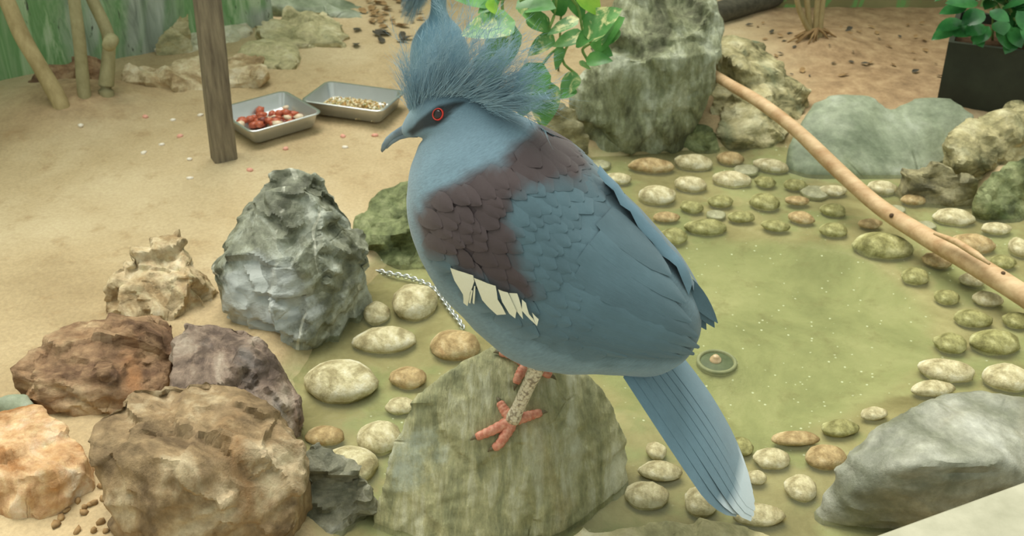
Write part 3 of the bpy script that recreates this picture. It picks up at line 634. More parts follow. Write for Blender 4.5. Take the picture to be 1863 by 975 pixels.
# ------------------------------------------------------------------ leaves
def leaf_mesh(base, tip, width, nrm, droop=.15, fold=.18, n=8, wave=.0, heart=True):
    ax = tip - base; L_ = ax.length; ax = ax.normalized()
    side = ax.cross(nrm).normalized(); up = side.cross(ax).normalized()
    V = []; F = []
    cols_ = (-1, -.55, 0, .55, 1)
    for i in range(n + 1):
        t_ = i / n
        wv = (math.sin(math.pi * t_ ** (.62 if heart else .85)) ** .8) * width / 2 if 0 < t_ < 1 else .0004
        for u in cols_:
            V.append(base + ax * (L_ * t_ - (.06 * L_ * abs(u) if heart and t_ < .3 else 0)) + side * (u * wv) + up * (abs(u) * wv * fold - droop * L_ * t_ * t_ + wave * wv * math.sin(t_ * 9 + u * 2)))
    m_ = len(cols_)
    for i in range(n):
        for k_ in range(m_ - 1): F.append((i * m_ + k_, i * m_ + k_ + 1, (i + 1) * m_ + k_ + 1, (i + 1) * m_ + k_))
    return V, F
# trailing pothos beside the tall rock: rooted behind the rock, stems arch over towards the pond
pr = gpt(1015, 120); pr.y = 3.25; pr.z = ground_at(pr.x, pr.y)
po = root('trailing_pothos', pr, 'green and cream variegated trailing vine beside the tall mossy rock', 'plant')
LV = [  # base px, tip px, width px, depth Y, material
 ((905, 0), (825, -8), 46, 2.42, 'leaf'), ((900, 5), (870, 22), 22, 2.40, 'leaf'), ((888, 2), (908, 28), 18, 2.38, 'leafl'),
 ((945, 2), (1010, 10), 52, 2.44, 'leaf'), ((1000, 50), (946, 15), 38, 2.42, 'leafv'), ((960, 30), (1000, 58), 30, 2.46, 'leaf'),
 ((1055, -20), (1095, 28), 40, 2.42, 'leafl'), ((1040, -15), (1062, 38), 30, 2.46, 'leaf'), ((1065, 60), (1128, 14), 54, 2.40, 'leafv'), ((1075, 78), (1132, 30), 58, 2.43, 'leaf'),
 ((1050, 35), (995, 60), 26, 2.40, 'leafv'), ((1060, 62), (1005, 82), 30, 2.43, 'leafv'), ((1050, 75), (1085, 62), 34, 2.41, 'leaf'), ((1090, 92), (1115, 100), 26, 2.40, 'leaf'), ((1068, 108), (1114, 108), 30, 2.38, 'leaf'),
 ((1020, 85), (1012, 128), 18, 2.42, 'leaf'), ((1048, 135), (1020, 178), 30, 2.38, 'leafv'), ((1045, 160), (1022, 178), 20, 2.37, 'leaf'), ((1055, 112), (1075, 126), 10, 2.40, 'leafv'),
 ((932, 40), (838, 58), 60, 2.36, 'leafv'), ((930, 45), (890, 138), 64, 2.36, 'leafv'), ((985, 120), (940, 215), 62, 2.34, 'leaf'), ((995, 150), (985, 236), 52, 2.33, 'leafv'), ((880, 95), (905, 170), 46, 2.35, 'leafv'), ((1005, 66), (960, 100), 30, 2.4, 'leafv'), ((1010, 25), (1030, -15), 30, 2.44, 'leaf'), ((1120, 48), (1095, 85), 30, 2.41, 'leafv')]
random.seed(3)
for k_, (b_, t_, w_, Y_, m_) in enumerate(LV):
    bq = at_y(*b_, Y_); tq = at_y(*t_, Y_ - .03 + random.uniform(-.02, .02)); wm = w_ * (bq - CAM).dot(FWD) / FPX
    nr_ = (-ray(*b_).normalized() * .8 + Vector((random.uniform(-.4, .4), 0, .8))).normalized()
    V, F = leaf_mesh(bq, tq, wm * 1.12, nr_, .1, .16, 8, .05)
    mesh_obj('leaf', V, F, M[m_], po)
for nodes in ([(905, 0), (940, -8), (985, -25), (1015, -40)], [(1000, 50), (1010, 20), (1015, -40)], [(930, 42), (915, 20), (925, -10), (1015, -40)], [(1075, 78), (1060, 55), (1050, 10), (1015, -40)], [(1048, 135), (1024, 110), (1040, 70), (1060, 55)],
              [(1068, 108), (1060, 90), (1075, 78)], [(985, 120), (1005, 95), (1030, 80), (1060, 60)], [(945, 2), (980, -15), (1015, -40)]):
    pp = [at_y(x, y, 2.41 + .012 * i) for i, (x, y) in enumerate(nodes)]
    if nodes[-1] == (1015, -40): pp += [Vector((.14, 2.75, .58)), Vector((.15, 3.05, .42)), pr]
    pp = [Vector(p) for p in catmull(pp, 4)]
    V, F = tube(pp, .0035, 6); mesh_obj('vine_stem', V, F, M['vine'], po)

# potted shrub, back right
pb = at_z(1752, 205, .0); PY = pb.y
x0 = at_z(1747, 200, 0).x; pw = .17; PA = -R(24); PC, PS = math.cos(PA), math.sin(PA)
def box_pts(p, ux, uy, lo, hi, taper=0):
    out = []
    for z, s in ((lo, 1 - taper), (hi, 1)):
        for a_, b_ in ((-1, -1), (1, -1), (1, 1), (-1, 1)): out.append(p + Vector((a_ * ux * s * PC - b_ * uy * s * PS, a_ * ux * s * PS + b_ * uy * s * PC, z)))
    return out
pc = Vector((x0 + pw * (PC - PS) * .72 - .012, PY + pw - .05, 0)); ph = .205
pt = root('potted_shrub', pc, 'dark square planter with a glossy leaved green shrub', 'potted plant')
V = box_pts(pc, pw, pw, -.02, ph, .03) + box_pts(pc, pw - .015, pw - .015, ph - .04, ph)
F = [(0, 1, 5, 4), (1, 2, 6, 5), (2, 3, 7, 6), (3, 0, 4, 7), (0, 3, 2, 1)] + [(4 + i, 4 + (i + 1) % 4, 12 + (i + 1) % 4, 12 + i) for i in range(4)] + [(12 + i, 12 + (i + 1) % 4, 8 + (i + 1) % 4, 8 + i) for i in range(4)]
mesh_obj('planter', V, F, M['planter'], pt, smooth_sh=False)
V = box_pts(pc, pw - .016, pw - .016, ph - .06, ph - .03); mesh_obj('soil', V, [(4, 5, 6, 7), (0, 1, 5, 4), (1, 2, 6, 5), (2, 3, 7, 6), (3, 0, 4, 7)], M['soil'], pt, smooth_sh=False)
random.seed(21)
for s_ in range(12):
    a_ = random.uniform(0, 6.28); rr = random.uniform(.12, .30); tip = pc + Vector((math.cos(a_) * rr, math.sin(a_) * rr * .8 - .03, ph + random.uniform(.02, .22)))
    b0 = pc + Vector((random.uniform(-.05, .05), random.uniform(-.05, .05), ph - .03)); mid = (b0 + tip) / 2 + Vector((0, 0, .09))
    pp = [Vector(p) for p in catmull([b0, mid, tip], 5)]
    V, F = tube(pp, .004, 5); mesh_obj('stem', V, F, M['vine'], pt)
    for k_ in range(9):
        q = pp[2 + k_ % (len(pp) - 2)]; aa = random.uniform(0, 6.28); dr = Vector((math.cos(aa), math.sin(aa), random.uniform(-.7, .1))).normalized()
        L_ = random.uniform(.055, .085)
        V, F = leaf_mesh(q, q + dr * L_, L_ * .55, Vector((dr.x * .3, dr.y * .3 - .2, 1)).normalized(), .15, .12, 6, 0, False); mesh_obj('leaf', V, F, M['leafd'], pt)
for (b_, t_, w_) in [((1745, 45), (1697, 68), 24), ((1752, 38), (1706, 50), 24), ((1770, 50), (1738, 62), 26), ((1800, 48), (1772, 78), 24), ((1815, 40), (1845, 90), 34), ((1815, 38), (1828, 62), 30), ((1835, 50), (1862, 85), 30), ((1790, 20), (1752, 42), 30), ((1800, 20), (1838, 36), 26), ((1760, 10), (1712, 20), 22), ((1770, 62), (1790, 84), 22), ((1790, 45), (1760, 60), 28), ((1850, 20), (1880, 60), 30), ((1780, 5), (1725, 0), 26), ((1850, 60), (1830, 96), 26)]:
    bq = at_y(*b_, PY - .02); tq = at_y(*t_, PY - .06); V, F = leaf_mesh(bq, tq, w_ * 1.9 / 1000 * 1.0, Vector((0, -.6, 1)).normalized(), .12, .12, 6, 0, False); mesh_obj('leaf', V, F, M['leafd'], pt)

# ------------------------------------------------------------------ food trays
def tray(c4, label):
    P = [at_z(x, y, .047) for x, y in c4]; c = sum(P, Vector()) / 4
    e1 = ((P[1] - P[0]) + (P[2] - P[3])) / 2; e2 = ((P[3] - P[0]) + (P[2] - P[1])) / 2
    l1, l2 = e1.length / 2, e2.length / 2; u = e1.normalized(); w = Vector((-u.y, u.x, 0)); w = w if w.dot(e2) > 0 else -w
    gz = ground_at(c.x, c.y) + .003
    rt = root('food_tray', (c.x, c.y, gz), label, 'tray', 'steel food trays on the sand')
    def ring(a, b, r, z):
        out = []
        for (sx, sy, a0) in ((1, 1, 0), (-1, 1, 90), (-1, -1, 180), (1, -1, 270)):
            for k_ in range(5):
                th = R(a0 + 22.5 * k_); out.append(Vector((c.x, c.y, gz + z)) + u * (sx * (a - r) + r * math.cos(th)) + w * (sy * (b - r) + r * math.sin(th)))
        return out
    hh = .043
    rings = [ring(l1 - .022, l2 - .022, .012, 0), ring(l1 - .014, l2 - .014, .018, .006), ring(l1 - .004, l2 - .004, .02, hh), ring(l1 + .003, l2 + .003, .024, hh + .001), ring(l1 + .0035, l2 + .0035, .024, hh + .004), ring(l1 - .0045, l2 - .0045, .02, hh + .004), ring(l1 - .015, l2 - .015, .017, .009), ring(l1 - .023, l2 - .023, .012, .003)]
    V = [p for r_ in rings for p in r_]; F = []; n = 20
    for i in range(len(rings) - 1):
        for k_ in range(n): F.append((i * n + k_, i * n + (k_ + 1) % n, (i + 1) * n + (k_ + 1) % n, (i + 1) * n + k_))
    F.append(tuple(range(n))[::-1]); F.append(tuple(range((len(rings) - 1) * n, len(rings) * n)))
    nb = 3 * n
    mesh_obj('pan', V, [f for i, f in enumerate(F) if not (2 * n <= i < 5 * n)], M['metal'], rt)
    mesh_obj('rim', V[2 * n:6 * n], [tuple(x - 2 * n for x in f) for f in F[2 * n:5 * n]], M['metal'], rt)
    return c, u, w, l1, l2, gz
random.seed(8)
c, u, w, l1, l2, gz = tray([(391, 202), (518, 167), (585, 208), (459, 243)], 'steel tray holding red chopped fruit, next to the wooden post')
for k_ in range(64):
    a_, b_ = random.gauss(.12, .34), random.gauss(-.05, .32)
    a_ = max(-.72, min(.72, a_)); b_ = max(-.7, min(.7, b_)); q = c + u * (a_ * l1) + w * (b_ * l2); s_ = random.uniform(.009, .015)
    kind = random.choice(['red_food', 'red_food', 'red_food', 'dark_food', 'pale_food'])
    q.z = gz + .006 + s_ * .5 + (.008 if k_ % 3 == 0 else 0)
    lab = {'red_food': 'red chopped fruit piece in the steel tray', 'dark_food': 'dark red fruit piece in the steel tray', 'pale_food': 'pale cream fruit piece among red fruit'}[kind]
    lump('fruit_piece', q, s_ * 1.3, s_, s_ * .75, M[kind], k_, lab, 'food', lab + 's', random.uniform(0, 3), 0, 1, .3)
c, u, w, l1, l2, gz = tray([(555, 179), (600, 147), (734, 169), (687, 210)], 'steel tray of mixed pale grain, further from the wooden post')
V = []; F = []
for k_ in range(1100):
    a_ = max(-.8, min(.8, random.gauss(.05, .40))); b_ = max(-.8, min(.8, random.gauss(-.05, .38))); q = c + u * (a_ * l1) + w * (b_ * l2)
    q.z = gz + .006 + random.uniform(0, .024) * math.exp(-(a_ * a_ + b_ * b_) * 3); s_ = random.uniform(.0022, .0048)
    i0 = len(V); rx_ = Matrix.Rotation(random.uniform(0, 6.28), 3, Vector((random.random(), random.random(), 1)).normalized())
    for d_ in ((1.4, 0, 0), (-1.4, 0, 0), (0, 1, 0), (0, -1, 0), (0, 0, .9), (0, 0, -.9)): V.append(q + rx_ @ (Vector(d_) * s_))
    for f in ((0, 2, 4), (2, 1, 4), (1, 3, 4), (3, 0, 4), (2, 0, 5), (1, 2, 5), (3, 1, 5), (0, 3, 5)): F.append(tuple(i0 + j for j in f))
t = NT('grain_mix'); ob = t.n('ShaderNodeNewGeometry'); 
M['grainmix'] = t.done(t.ramp(ob.outputs['Random Per Island'], [(0, srgb(240, 230, 200)), (.45, srgb(228, 206, 158)), (.7, srgb(206, 160, 92)), (.85, srgb(176, 176, 110)), (1, srgb(246, 240, 224))]), .7)
tag(mesh_obj('grain_feed', V, F, M['grainmix'], smooth_sh=False), 'pale mixed grain heaped in the second steel tray', 'food', None, 'stuff')
for (x, y, m_) in [(150, 242, 'c'), (266, 220, 'p'), (315, 221, 'c'), (346, 327, 'c'), (295, 265, 'c'), (328, 250, 'p'), (262, 278, 'c'), (455, 312, 'p'), (520, 272, 'p'), (624, 248, 'p'), (682, 245, 'p'), (628, 268, 'c'), (365, 212, 'c'), (345, 290, 'c')]:
    q = gpt(x, y); s_ = .008 if m_ == 'c' else .009
    lab = 'pale food crumb fallen on the sand' if m_ == 'c' else 'pink fruit crumb fallen on the sand near the trays'
    lump('food_crumb', q, s_ * 1.3, s_, s_ * .6, M['crumb' if m_ == 'c' else 'pinkcrumb'], x, lab, 'food', lab + 's', x, .3, 1, .3)

# leaf litter by the back
random.seed(14)
def litter(px, py, s_, mat, lab, grp):
    q = gpt(px, py) + Vector((0, 0, .004)); a_ = random.uniform(0, 6.28); dr = Vector((math.cos(a_), math.sin(a_), random.uniform(.0, .12)))
    V, F = leaf_mesh(q, q + dr * s_, s_ * .55, Vector((random.uniform(-.4, .4), random.uniform(-.4, .4), 1)).normalized(), -.1, .3, 5, .1, False)
    tag(mesh_obj('dry_leaf', V, F, mat), lab, 'leaf', grp)
for k_ in range(60):
    litter(random.uniform(660, 760), random.uniform(-20, 48), random.uniform(.025, .05), M['litter'], 'dry brown leaf on the soil behind the far pigeon', 'dry leaves behind the far pigeon')
for (x, y) in [(655, 52), (648, 80), (685, 58), (692, 66), (700, 62), (695, 77), (720, 72), (728, 70), (712, 60), (735, 68)]:
    litter(x, y, .05, M['litter_dark'], 'dark wet leaf on the sand by the layered stone', 'dark wet leaves on the sand')
for k_ in range(60):
    litter(random.uniform(1330, 1740), random.uniform(45, 150), random.uniform(.012, .034), M['litter'] if k_ % 3 else M['litter_dark'], 'small dead leaf on the soil before the planter', 'dead leaves before the planter')
for k_ in range(40):
    x, y = random.uniform(60, 300), random.uniform(880, 970); q = gpt(x, y)
    if x < 170 and y < 960 - (x - 60) * .55: continue
    lump('dirt_clod', q, random.uniform(.004, .011), random.uniform(.004, .01), random.uniform(.003, .007), M['litter'], k_, 'small dirt clod on the soil before the brown block', 'clod', 'dirt clods before the brown block', k_, .3, 1, .4)

# ------------------------------------------------------------------ chain and drain in the pond
cp = [(658, 486), (705, 497), (745, 505), (785, 522), (806, 545), (820, 565), (834, 582), (842, 596)]
CP = catmull([at_z(x, y, WZ + .001) for x, y in cp], 8); CP = [Vector(p) for p in CP]
ch = root('metal_chain', CP[0], 'thin bright metal chain lying across the pond inlet', 'chain')
acc = 0; last = CP[0]; n_l = 0
dist = [0]
for i in range(1, len(CP)): dist.append(dist[-1] + (CP[i] - CP[i - 1]).length)
step = .0105; s_ = 0; proto = None
while s_ < dist[-1]:
    i = max(k_ for k_ in range(len(dist)) if dist[k_] <= s_); i = min(i, len(CP) - 2)
    p = CP[i].lerp(CP[i + 1], (s_ - dist[i]) / (dist[i + 1] - dist[i])); tg = (CP[i + 1] - CP[i]).normalized()
    if proto is None:
        lk = [Vector((.0085 * math.cos(a_), .0050 * math.sin(a_), 0)) for a_ in [2 * math.pi * k_ / 12 for k_ in range(13)]]
        V, F = tube(lk, .0017, 6, False); me = bpy.data.meshes.new('link'); me.from_pydata([tuple(v) for v in V], [], F); me.materials.append(M['chain']); me.polygons.foreach_set('use_smooth', [True] * len(me.polygons)); proto = me
    o = bpy.data.objects.new('link', proto); COL.objects.link(o); o.parent = ch; o.location = p - CP[0]
    o.rotation_euler = (R(50 if n_l % 2 else -40), 0, math.atan2(tg.y, tg.x)); n_l += 1; s_ += step
dq = at_z(1304, 658, WZ + .001)
dr = root('drain_fitting', dq, 'round drain fitting with a small knob in the pond bottom', 'drain')
def ringmesh(c, prof, n=28):
    V = [c + Vector((math.cos(2 * math.pi * k_ / n) * r_, math.sin(2 * math.pi * k_ / n) * r_, z_)) for r_, z_ in prof for k_ in range(n)]
    F = [(i * n + k_, i * n + (k_ + 1) % n, (i + 1) * n + (k_ + 1) % n, (i + 1) * n + k_) for i in range(len(prof) - 1) for k_ in range(n)]
    return V, F
V, F = ringmesh(dq, [(.040, -.010), (.041, .001), (.038, .004), (.034, .003), (.033, -.004)]); mesh_obj('ring', V, F, M['drain'], dr)
V, F = ringmesh(dq, [(.034, -.001), (.020, .002), (.014, .0035), (.001, .0035)]); mesh_obj('dish', V, F, M['draindark'], dr)
V, F = ringmesh(dq + Vector((-.003, 0, 0)), [(.012, .002), (.011, .008), (.008, .009), (.0075, .013), (.004, .016), (.0005, .0165)], 14); mesh_obj('knob', V, F, M['knob'], dr)

#BIRD
# ------------------------------------------------------------------ the perched crowned pigeon
def feather_mat(name, col=None, rough=.75, fib=(7, 60)):
    t = NT(name)
    v = t.coord((fib[0], fib[1], 1), (0, 0, 0), 'UV')
    f = t.noise(v, 5, 5, .65, .3); f2 = t.noise(t.coord(), 22, 4, .6)
    if col is None:
        a = t.n('ShaderNodeAttribute', attribute_name='Col'); base = a.outputs['Color']
    else: base = col
    c = t.mix(.38, base, t.ramp(f, [(.3, (.30, .30, .30, 1)), (.7, (.70, .70, .70, 1))]), 'OVERLAY')
    c = t.mix(.25, c, t.ramp(f2, [(.3, (.36, .36, .36, 1)), (.7, (.64, .64, .64, 1))]), 'OVERLAY')
    t.b.inputs['Sheen Weight'].default_value = .25; t.b.inputs['Sheen Roughness'].default_value = .5
    t.bump(f, .25, .003)
    return t.done(c, rough, .25)
M['plume'] = feather_mat('plumage'); M['vane'] = feather_mat('feather_vane', None, .65, (3, 26))
M['hair'] = simple('crest_filament', srgb(134, 166, 184), srgb(170, 196, 206), 40, .8, .2, 0)
M['hair2'] = simple('pale_filament', srgb(150, 166, 162), srgb(178, 190, 184), 40, .8, .2, 0)
M['bill'] = simple('grey_bill', srgb(92, 108, 120), srgb(140, 156, 166), 40, .4, .4, .1)
M['eye_red'] = simple('red_iris', srgb(200, 44, 36), srgb(226, 70, 52), 60, .25, .5, 0)
M['eye_dark'] = simple('dark_pupil', srgb(20, 14, 14), srgb(34, 20, 20), 20, .08, .6, 0)
M['claw'] = simple('claw', srgb(92, 84, 62), srgb(128, 116, 90), 40, .5)
t = NT('scaly_leg'); v = t.coord(); vd = t.voro(v, 210)
t.bump(vd, .5, .003); M['leg'] = t.done(t.ramp(vd, [(.15, srgb(228, 218, 194)), (.55, srgb(214, 200, 172)), (.8, srgb(150, 136, 116))]), .6, .3)
t = NT('salmon_toe'); v = t.coord(); vd = t.noise(v, 160, 3, .5)
t.bump(vd, .4, .002); M['toe'] = t.done(t.ramp(vd, [(.35, srgb(194, 118, 94)), (.65, srgb(220, 158, 132))]), .55, .35)

RV, RF = ROCKB[BIRDROCK]; RB = BVHTree.FromPolygons([Vector(v) for v in RV], RF)
def on_rock(px, py):
    h = RB.ray_cast(CAM, ray(px, py).normalized())
    if h[0] is None:
        q = RB.find_nearest(at_y(px, py, 1.36)); return q[0], q[1]
    return h[0], h[1]
footN, nN = on_rock(932, 764); footF, nF = on_rock(958, 668)
PHI = R(22)
BF = Vector((-math.cos(PHI), math.sin(PHI), 0)); BW = Vector((-math.sin(PHI), -math.cos(PHI), 0)); UZ = Vector((0, 0, 1))
BO = (footN + footF) / 2
def sag(px, py, off=0.0):
    d = ray(px, py); o = BO + BW * off
    return CAM + d * ((o - CAM).dot(BW) / d.dot(BW))
def lat(p): return (Vector(p) - BO).dot(BW)
def mirror(p): p = Vector(p); return p - BW * (2 * lat(p))

bird = root('crowned_pigeon', footN, 'blue grey crowned pigeon with maroon mantle perched on the streaked rock', 'bird')
#  lower-left point, upper-right point, width / depth ratio
ST = [((1180, 668), (1250, 646), 1.1), ((1160, 664), (1270, 630), 1.1), ((1122, 660), (1280, 602), 1.0), ((1066, 654), (1276, 562), .98), ((990, 655), (1250, 504), .92), ((915, 634), (1210, 452), .92), ((848, 578), (1162, 400), .92),
      ((787, 510), (1108, 342), .93), ((748, 442), (1052, 284), .94), ((734, 372), (995, 242), .94), ((740, 308), (940, 212), .9), ((757, 265), (912, 200), .84),
      ((768, 251), (885, 184), .76), ((762, 250), (838, 166), .74), ((754, 249), (792, 166), .74), ((747, 248), (762, 182), .74), ((741, 247), (744, 205), .74), ((737, 245), (735, 222), .76), ((734, 241), (731, 231), .8)]
rings = []
for (L_, R_, r_) in ST:
    Lv, Rv = Vector(L_), Vector(R_); mid = (Lv + Rv) / 2
    C = sag(*mid); pl, pr_ = sag(*L_), sag(*R_)
    bh = (pr_ - pl).normalized(); e = (Rv - Lv).normalized()
    pc = Vector(proj(C)); Jb = Vector(proj(C + bh * .01)) - pc; Jw = Vector(proj(C + BW * .01)) - pc
    hp = (Rv - Lv).length / 2
    b = .01 * hp / math.sqrt(Jb.dot(e) ** 2 + (r_ * Jw.dot(e)) ** 2); a = r_ * b
    rings.append(list(C) + list(bh * b) + [a])
dense = catmull(rings, 7); NS = 44; BV = []; BFc = []; BUV = []
for i, q in enumerate(dense):
    C = Vector(q[:3]); bv = Vector(q[3:6]); a = q[6]
    for k_ in range(NS):
        th = 2 * math.pi * k_ / NS; cs, sn = math.cos(th), math.sin(th)
        p = C + bv * cs + BW * (a * sn)
        p += (p - C).normalized() * (.0012 * noise.noise(p * 55) + .002 * noise.noise(p * 20))
        BV.append(p); BUV.append((k_ / NS * 2 if k_ <= NS / 2 else (NS - k_) / NS * 2, i / len(dense)))
m_ = len(dense)
for i in range(m_ - 1):
    for k_ in range(NS): BFc.append((i * NS + k_, (i + 1) * NS + k_, (i + 1) * NS + (k_ + 1) % NS, i * NS + (k_ + 1) % NS))
BFc.append(tuple(range(NS))[::-1]); BFc.append(tuple(range((m_ - 1) * NS, m_ * NS)))

C_HEAD = srgb(112, 138, 152); C_BREAST = srgb(112, 138, 152); C_MAROON = srgb(73, 61, 62); C_WING = srgb(82, 106, 116); C_MASK = srgb(38, 46, 50); C_TAIL = srgb(104, 134, 150); C_TIP = srgb(204, 220, 230); C_FOREHEAD = srgb(140, 168, 180)
P_MAROON = [(942, 262), (968, 240), (1000, 244), (1045, 268), (1078, 300), (1045, 318), (985, 328), (935, 352), (915, 400), (940, 450), (960, 500), (965, 545), (905, 520), (835, 486), (795, 470), (760, 425), (752, 390), (785, 352), (850, 318), (915, 290)]
P_WING = [(765, 440), (800, 370), (900, 320), (1000, 290), (1085, 322), (1300, 590), (1300, 665), (1100, 662), (980, 628), (880, 570), (800, 505)]
P_MASK = [(742, 240), (757, 222), (775, 206), (795, 192), (826, 184), (846, 186), (826, 202), (810, 219), (792, 231), (768, 236), (750, 246)]
def mixc(a, b, t_): return tuple(lerp(a[i], b[i], t_) for i in range(3)) + (1,)
def plum(p, wing=False):
    """plumage colour at a body point; both flanks are coloured alike"""
    q = Vector(p)
    if lat(q) < 0: q = mirror(q)
    x, y = proj(q); j = 14 * noise.noise(q * 40)
    c = mixc(C_BREAST, C_HEAD, smooth(262, 235, y))
    c = mixc(c, C_WING, smooth(-14, 14, poly_dist(x, y, P_WING) + j))
    c = mixc(c, C_MAROON, smooth(-13, 11, poly_dist(x, y, P_MAROON) + j * 1.1))
    c = mixc(c, C_TAIL, smooth(675, 720, y))
    if y < 260:
        c = mixc(c, C_FOREHEAD, .6 * smooth(766, 745, x + j * .4) * smooth(228, 205, y))
        c = mixc(c, C_MASK, smooth(-4, 4, poly_dist(x, y, P_MASK) + j * .25))
    return c
body = mesh_obj('body', BV, BFc, M['plume'], bird, cols=[plum(p) for p in BV], uvs=BUV)
BB = BVHTree.FromPolygons(BV, BFc)
def on_body(px, py, off):
    """point on the flank under a pixel; past the outline it slides back onto the body"""
    d_ = ray(px, py)
    for f_ in (0, .03, .06, .09, .13, .18, .25, .35):
        h = BB.ray_cast(CAM, ray(lerp(px, 1080, f_), lerp(py, 470, f_)).normalized())
        if h[0] is not None: return h[0] + (h[1] if h[1].dot(d_) < 0 else -h[1]) * off
    return sag(px, py, .012)

def feather_px(bx, by, tx, ty, wpx, o0, o1, n=6, blunt=.75):
    """feather lying on the flank from one pixel to another; returns verts, faces, uvs"""
    dx, dy = tx - bx, ty - by; L_ = math.hypot(dx, dy); sx_, sy_ = -dy / L_, dx / L_; V = []; F = []; U = []; us = (-1, -.5, 0, .5, 1)
    for i in range(n + 1):
        s_ = i / n; w_ = wpx / 2 * (math.sin(math.pi * min(.999, .12 + .88 * s_) ** blunt) ** .55 if s_ < 1 else .12)
        for u_ in us:
            V.append(on_body(bx + dx * s_ + sx_ * u_ * w_, by + dy * s_ + sy_ * u_ * w_, lerp(o0, o1, s_) + .0012 * (1 - abs(u_)))); U.append((s_ * .5, u_ * .5 + .5))
    k = len(us)
    for i in range(n):
        for j_ in range(k - 1): F.append((i * k + j_, i * k + j_ + 1, (i + 1) * k + j_ + 1, (i + 1) * k + j_))
    return V, F, U
def both(name, V, F, U, cols, mat, lab=None, right=True):
    o = mesh_obj(name, V, F, mat, bird, cols=cols, uvs=U)
    if lab: o['label'] = lab
    if right:
        o2 = mesh_obj(name, [mirror(v) for v in V], [f[::-1] for f in F], mat, bird, cols=cols, uvs=U)
        if lab: o2['label'] = lab
    return o
# small coverts: roof-tile layers over the folded wing and mantle
P_COV = [(757, 392), (790, 352), (850, 320), (915, 292), (950, 262), (1000, 256), (1050, 282), (1088, 340), (1120, 392), (1150, 450), (1160, 520), (1130, 590), (1070, 630), (980, 615), (900, 575), (840, 535), (795, 490), (767, 440)]
random.seed(4); CV = []; CF = []; CU = []; CC = []
yy = 250
while yy < 640:
    xx = 745 + (13 if int(yy / 21) % 2 else 0)
    while xx < 1180:
        x, y = xx + random.uniform(-11, 11), yy + random.uniform(-9, 9)
        if poly_dist(x, y, P_COV) > 3:
            d1 = Vector((1292 - x, 655 - y)).normalized(); dr_ = (d1 * .6 + Vector((.76, .65)) * .4).normalized()
            L_ = lerp(36, 62, smooth(760, 1150, x)) * random.uniform(.9, 1.1)
            V, F, U = feather_px(x - dr_.x * 8, y - dr_.y * 8, x + dr_.x * L_, y + dr_.y * L_, L_ * random.uniform(.75, 1.0), .0010, .0036 + random.uniform(0, .0008), 4)
            tone = random.uniform(.93, 1.07); fc = plum(V[12])
            i0 = len(CV); CV += V; CU += U; CF += [tuple(i0 + q for q in f) for f in F]; CC += [tuple(c_ * tone for c_ in mixc(plum(v_), fc, .35)[:3]) + (1,) for v_ in V]
        xx += 27
    yy += 21
for o in [both('wing_coverts', CV, CF, CU, CC, M['vane'])]: pass
for o in bird.children:
    if o.name.startswith('wing_coverts'): o['kind'] = 'stuff'
# long flight feathers of the folded wing
FL = [((1095, 395), (1212, 505), 50), ((1085, 425), (1238, 552), 54), ((1060, 455), (1248, 586), 56), ((1050, 490), (1260, 610), 54), ((1040, 530), (1264, 628), 46), ((1010, 560), (1256, 640), 42), ((985, 590), (1235, 646), 38), ((965, 600), (1195, 648), 32), ((945, 598), (1140, 646), 28)]
for k_, (b_, t_, w_) in enumerate(FL):
    V, F, U = feather_px(*b_, *t_, w_, .001 + .0006 * (8 - k_), .004 + .0007 * (8 - k_), 10, .6)
    tone = .92 + .025 * ((k_ * 5) % 7)
    cols = [tuple(c_ * tone for c_ in C_WING[:3]) + (1,)] * len(V)
    both('flight_feather', V, F, U, cols, M['vane'], None, k_ < 3)
# cream wing-patch feathers
WP = [[(345, 130), (500, 190), (590, 215), (600, 280), (560, 400), (530, 540), (490, 510), (480, 420), (390, 270)], [(600, 240), (740, 300), (830, 330), (850, 480), (950, 635), (850, 640), (760, 560), (690, 480), (640, 350)],
      [(860, 365), (960, 400), (990, 450), (1060, 600), (1050, 685), (980, 630), (900, 500)], [(970, 410), (1060, 415), (1080, 470), (1120, 600), (1130, 700), (1060, 610), (1010, 500)],
      [(1115, 480), (1160, 520), (1190, 640), (1240, 700), (1285, 765), (1200, 690), (1120, 600)], [(1225, 620), (1300, 700), (1285, 760), (1250, 705)], [(598, 330), (614, 330), (604, 525), (585, 510)], [(572, 370), (588, 380), (562, 515), (546, 505)]]
M['cream'] = feather_mat('cream_feather', srgb(228, 224, 198), .7, (3, 20))
for k_, pl in enumerate(WP):
    bm = bmesh.new(); px_ = [(770 + x * .1641, 460 + y * .1641) for x, y in pl]
    f = bm.faces.new([bm.verts.new((x, y, 0)) for x, y in px_]); bmesh.ops.triangulate(bm, faces=[f]); bmesh.ops.subdivide_edges(bm, edges=bm.edges, cuts=1); bmesh.ops.triangulate(bm, faces=bm.faces)
    bm.verts.index_update(); V = [on_body(v.co.x, v.co.y, .0095 + .0008 * (k_ % 3)) for v in bm.verts]; U = [((v.co.y - 480) / 80, (v.co.x - 820) / 60) for v in bm.verts]; F = [tuple(v.index for v in f.verts) for f in bm.faces]; bm.free()
    both('patch_feather', V, F, U, None, M['cream'], 'cream white wing patch feather')
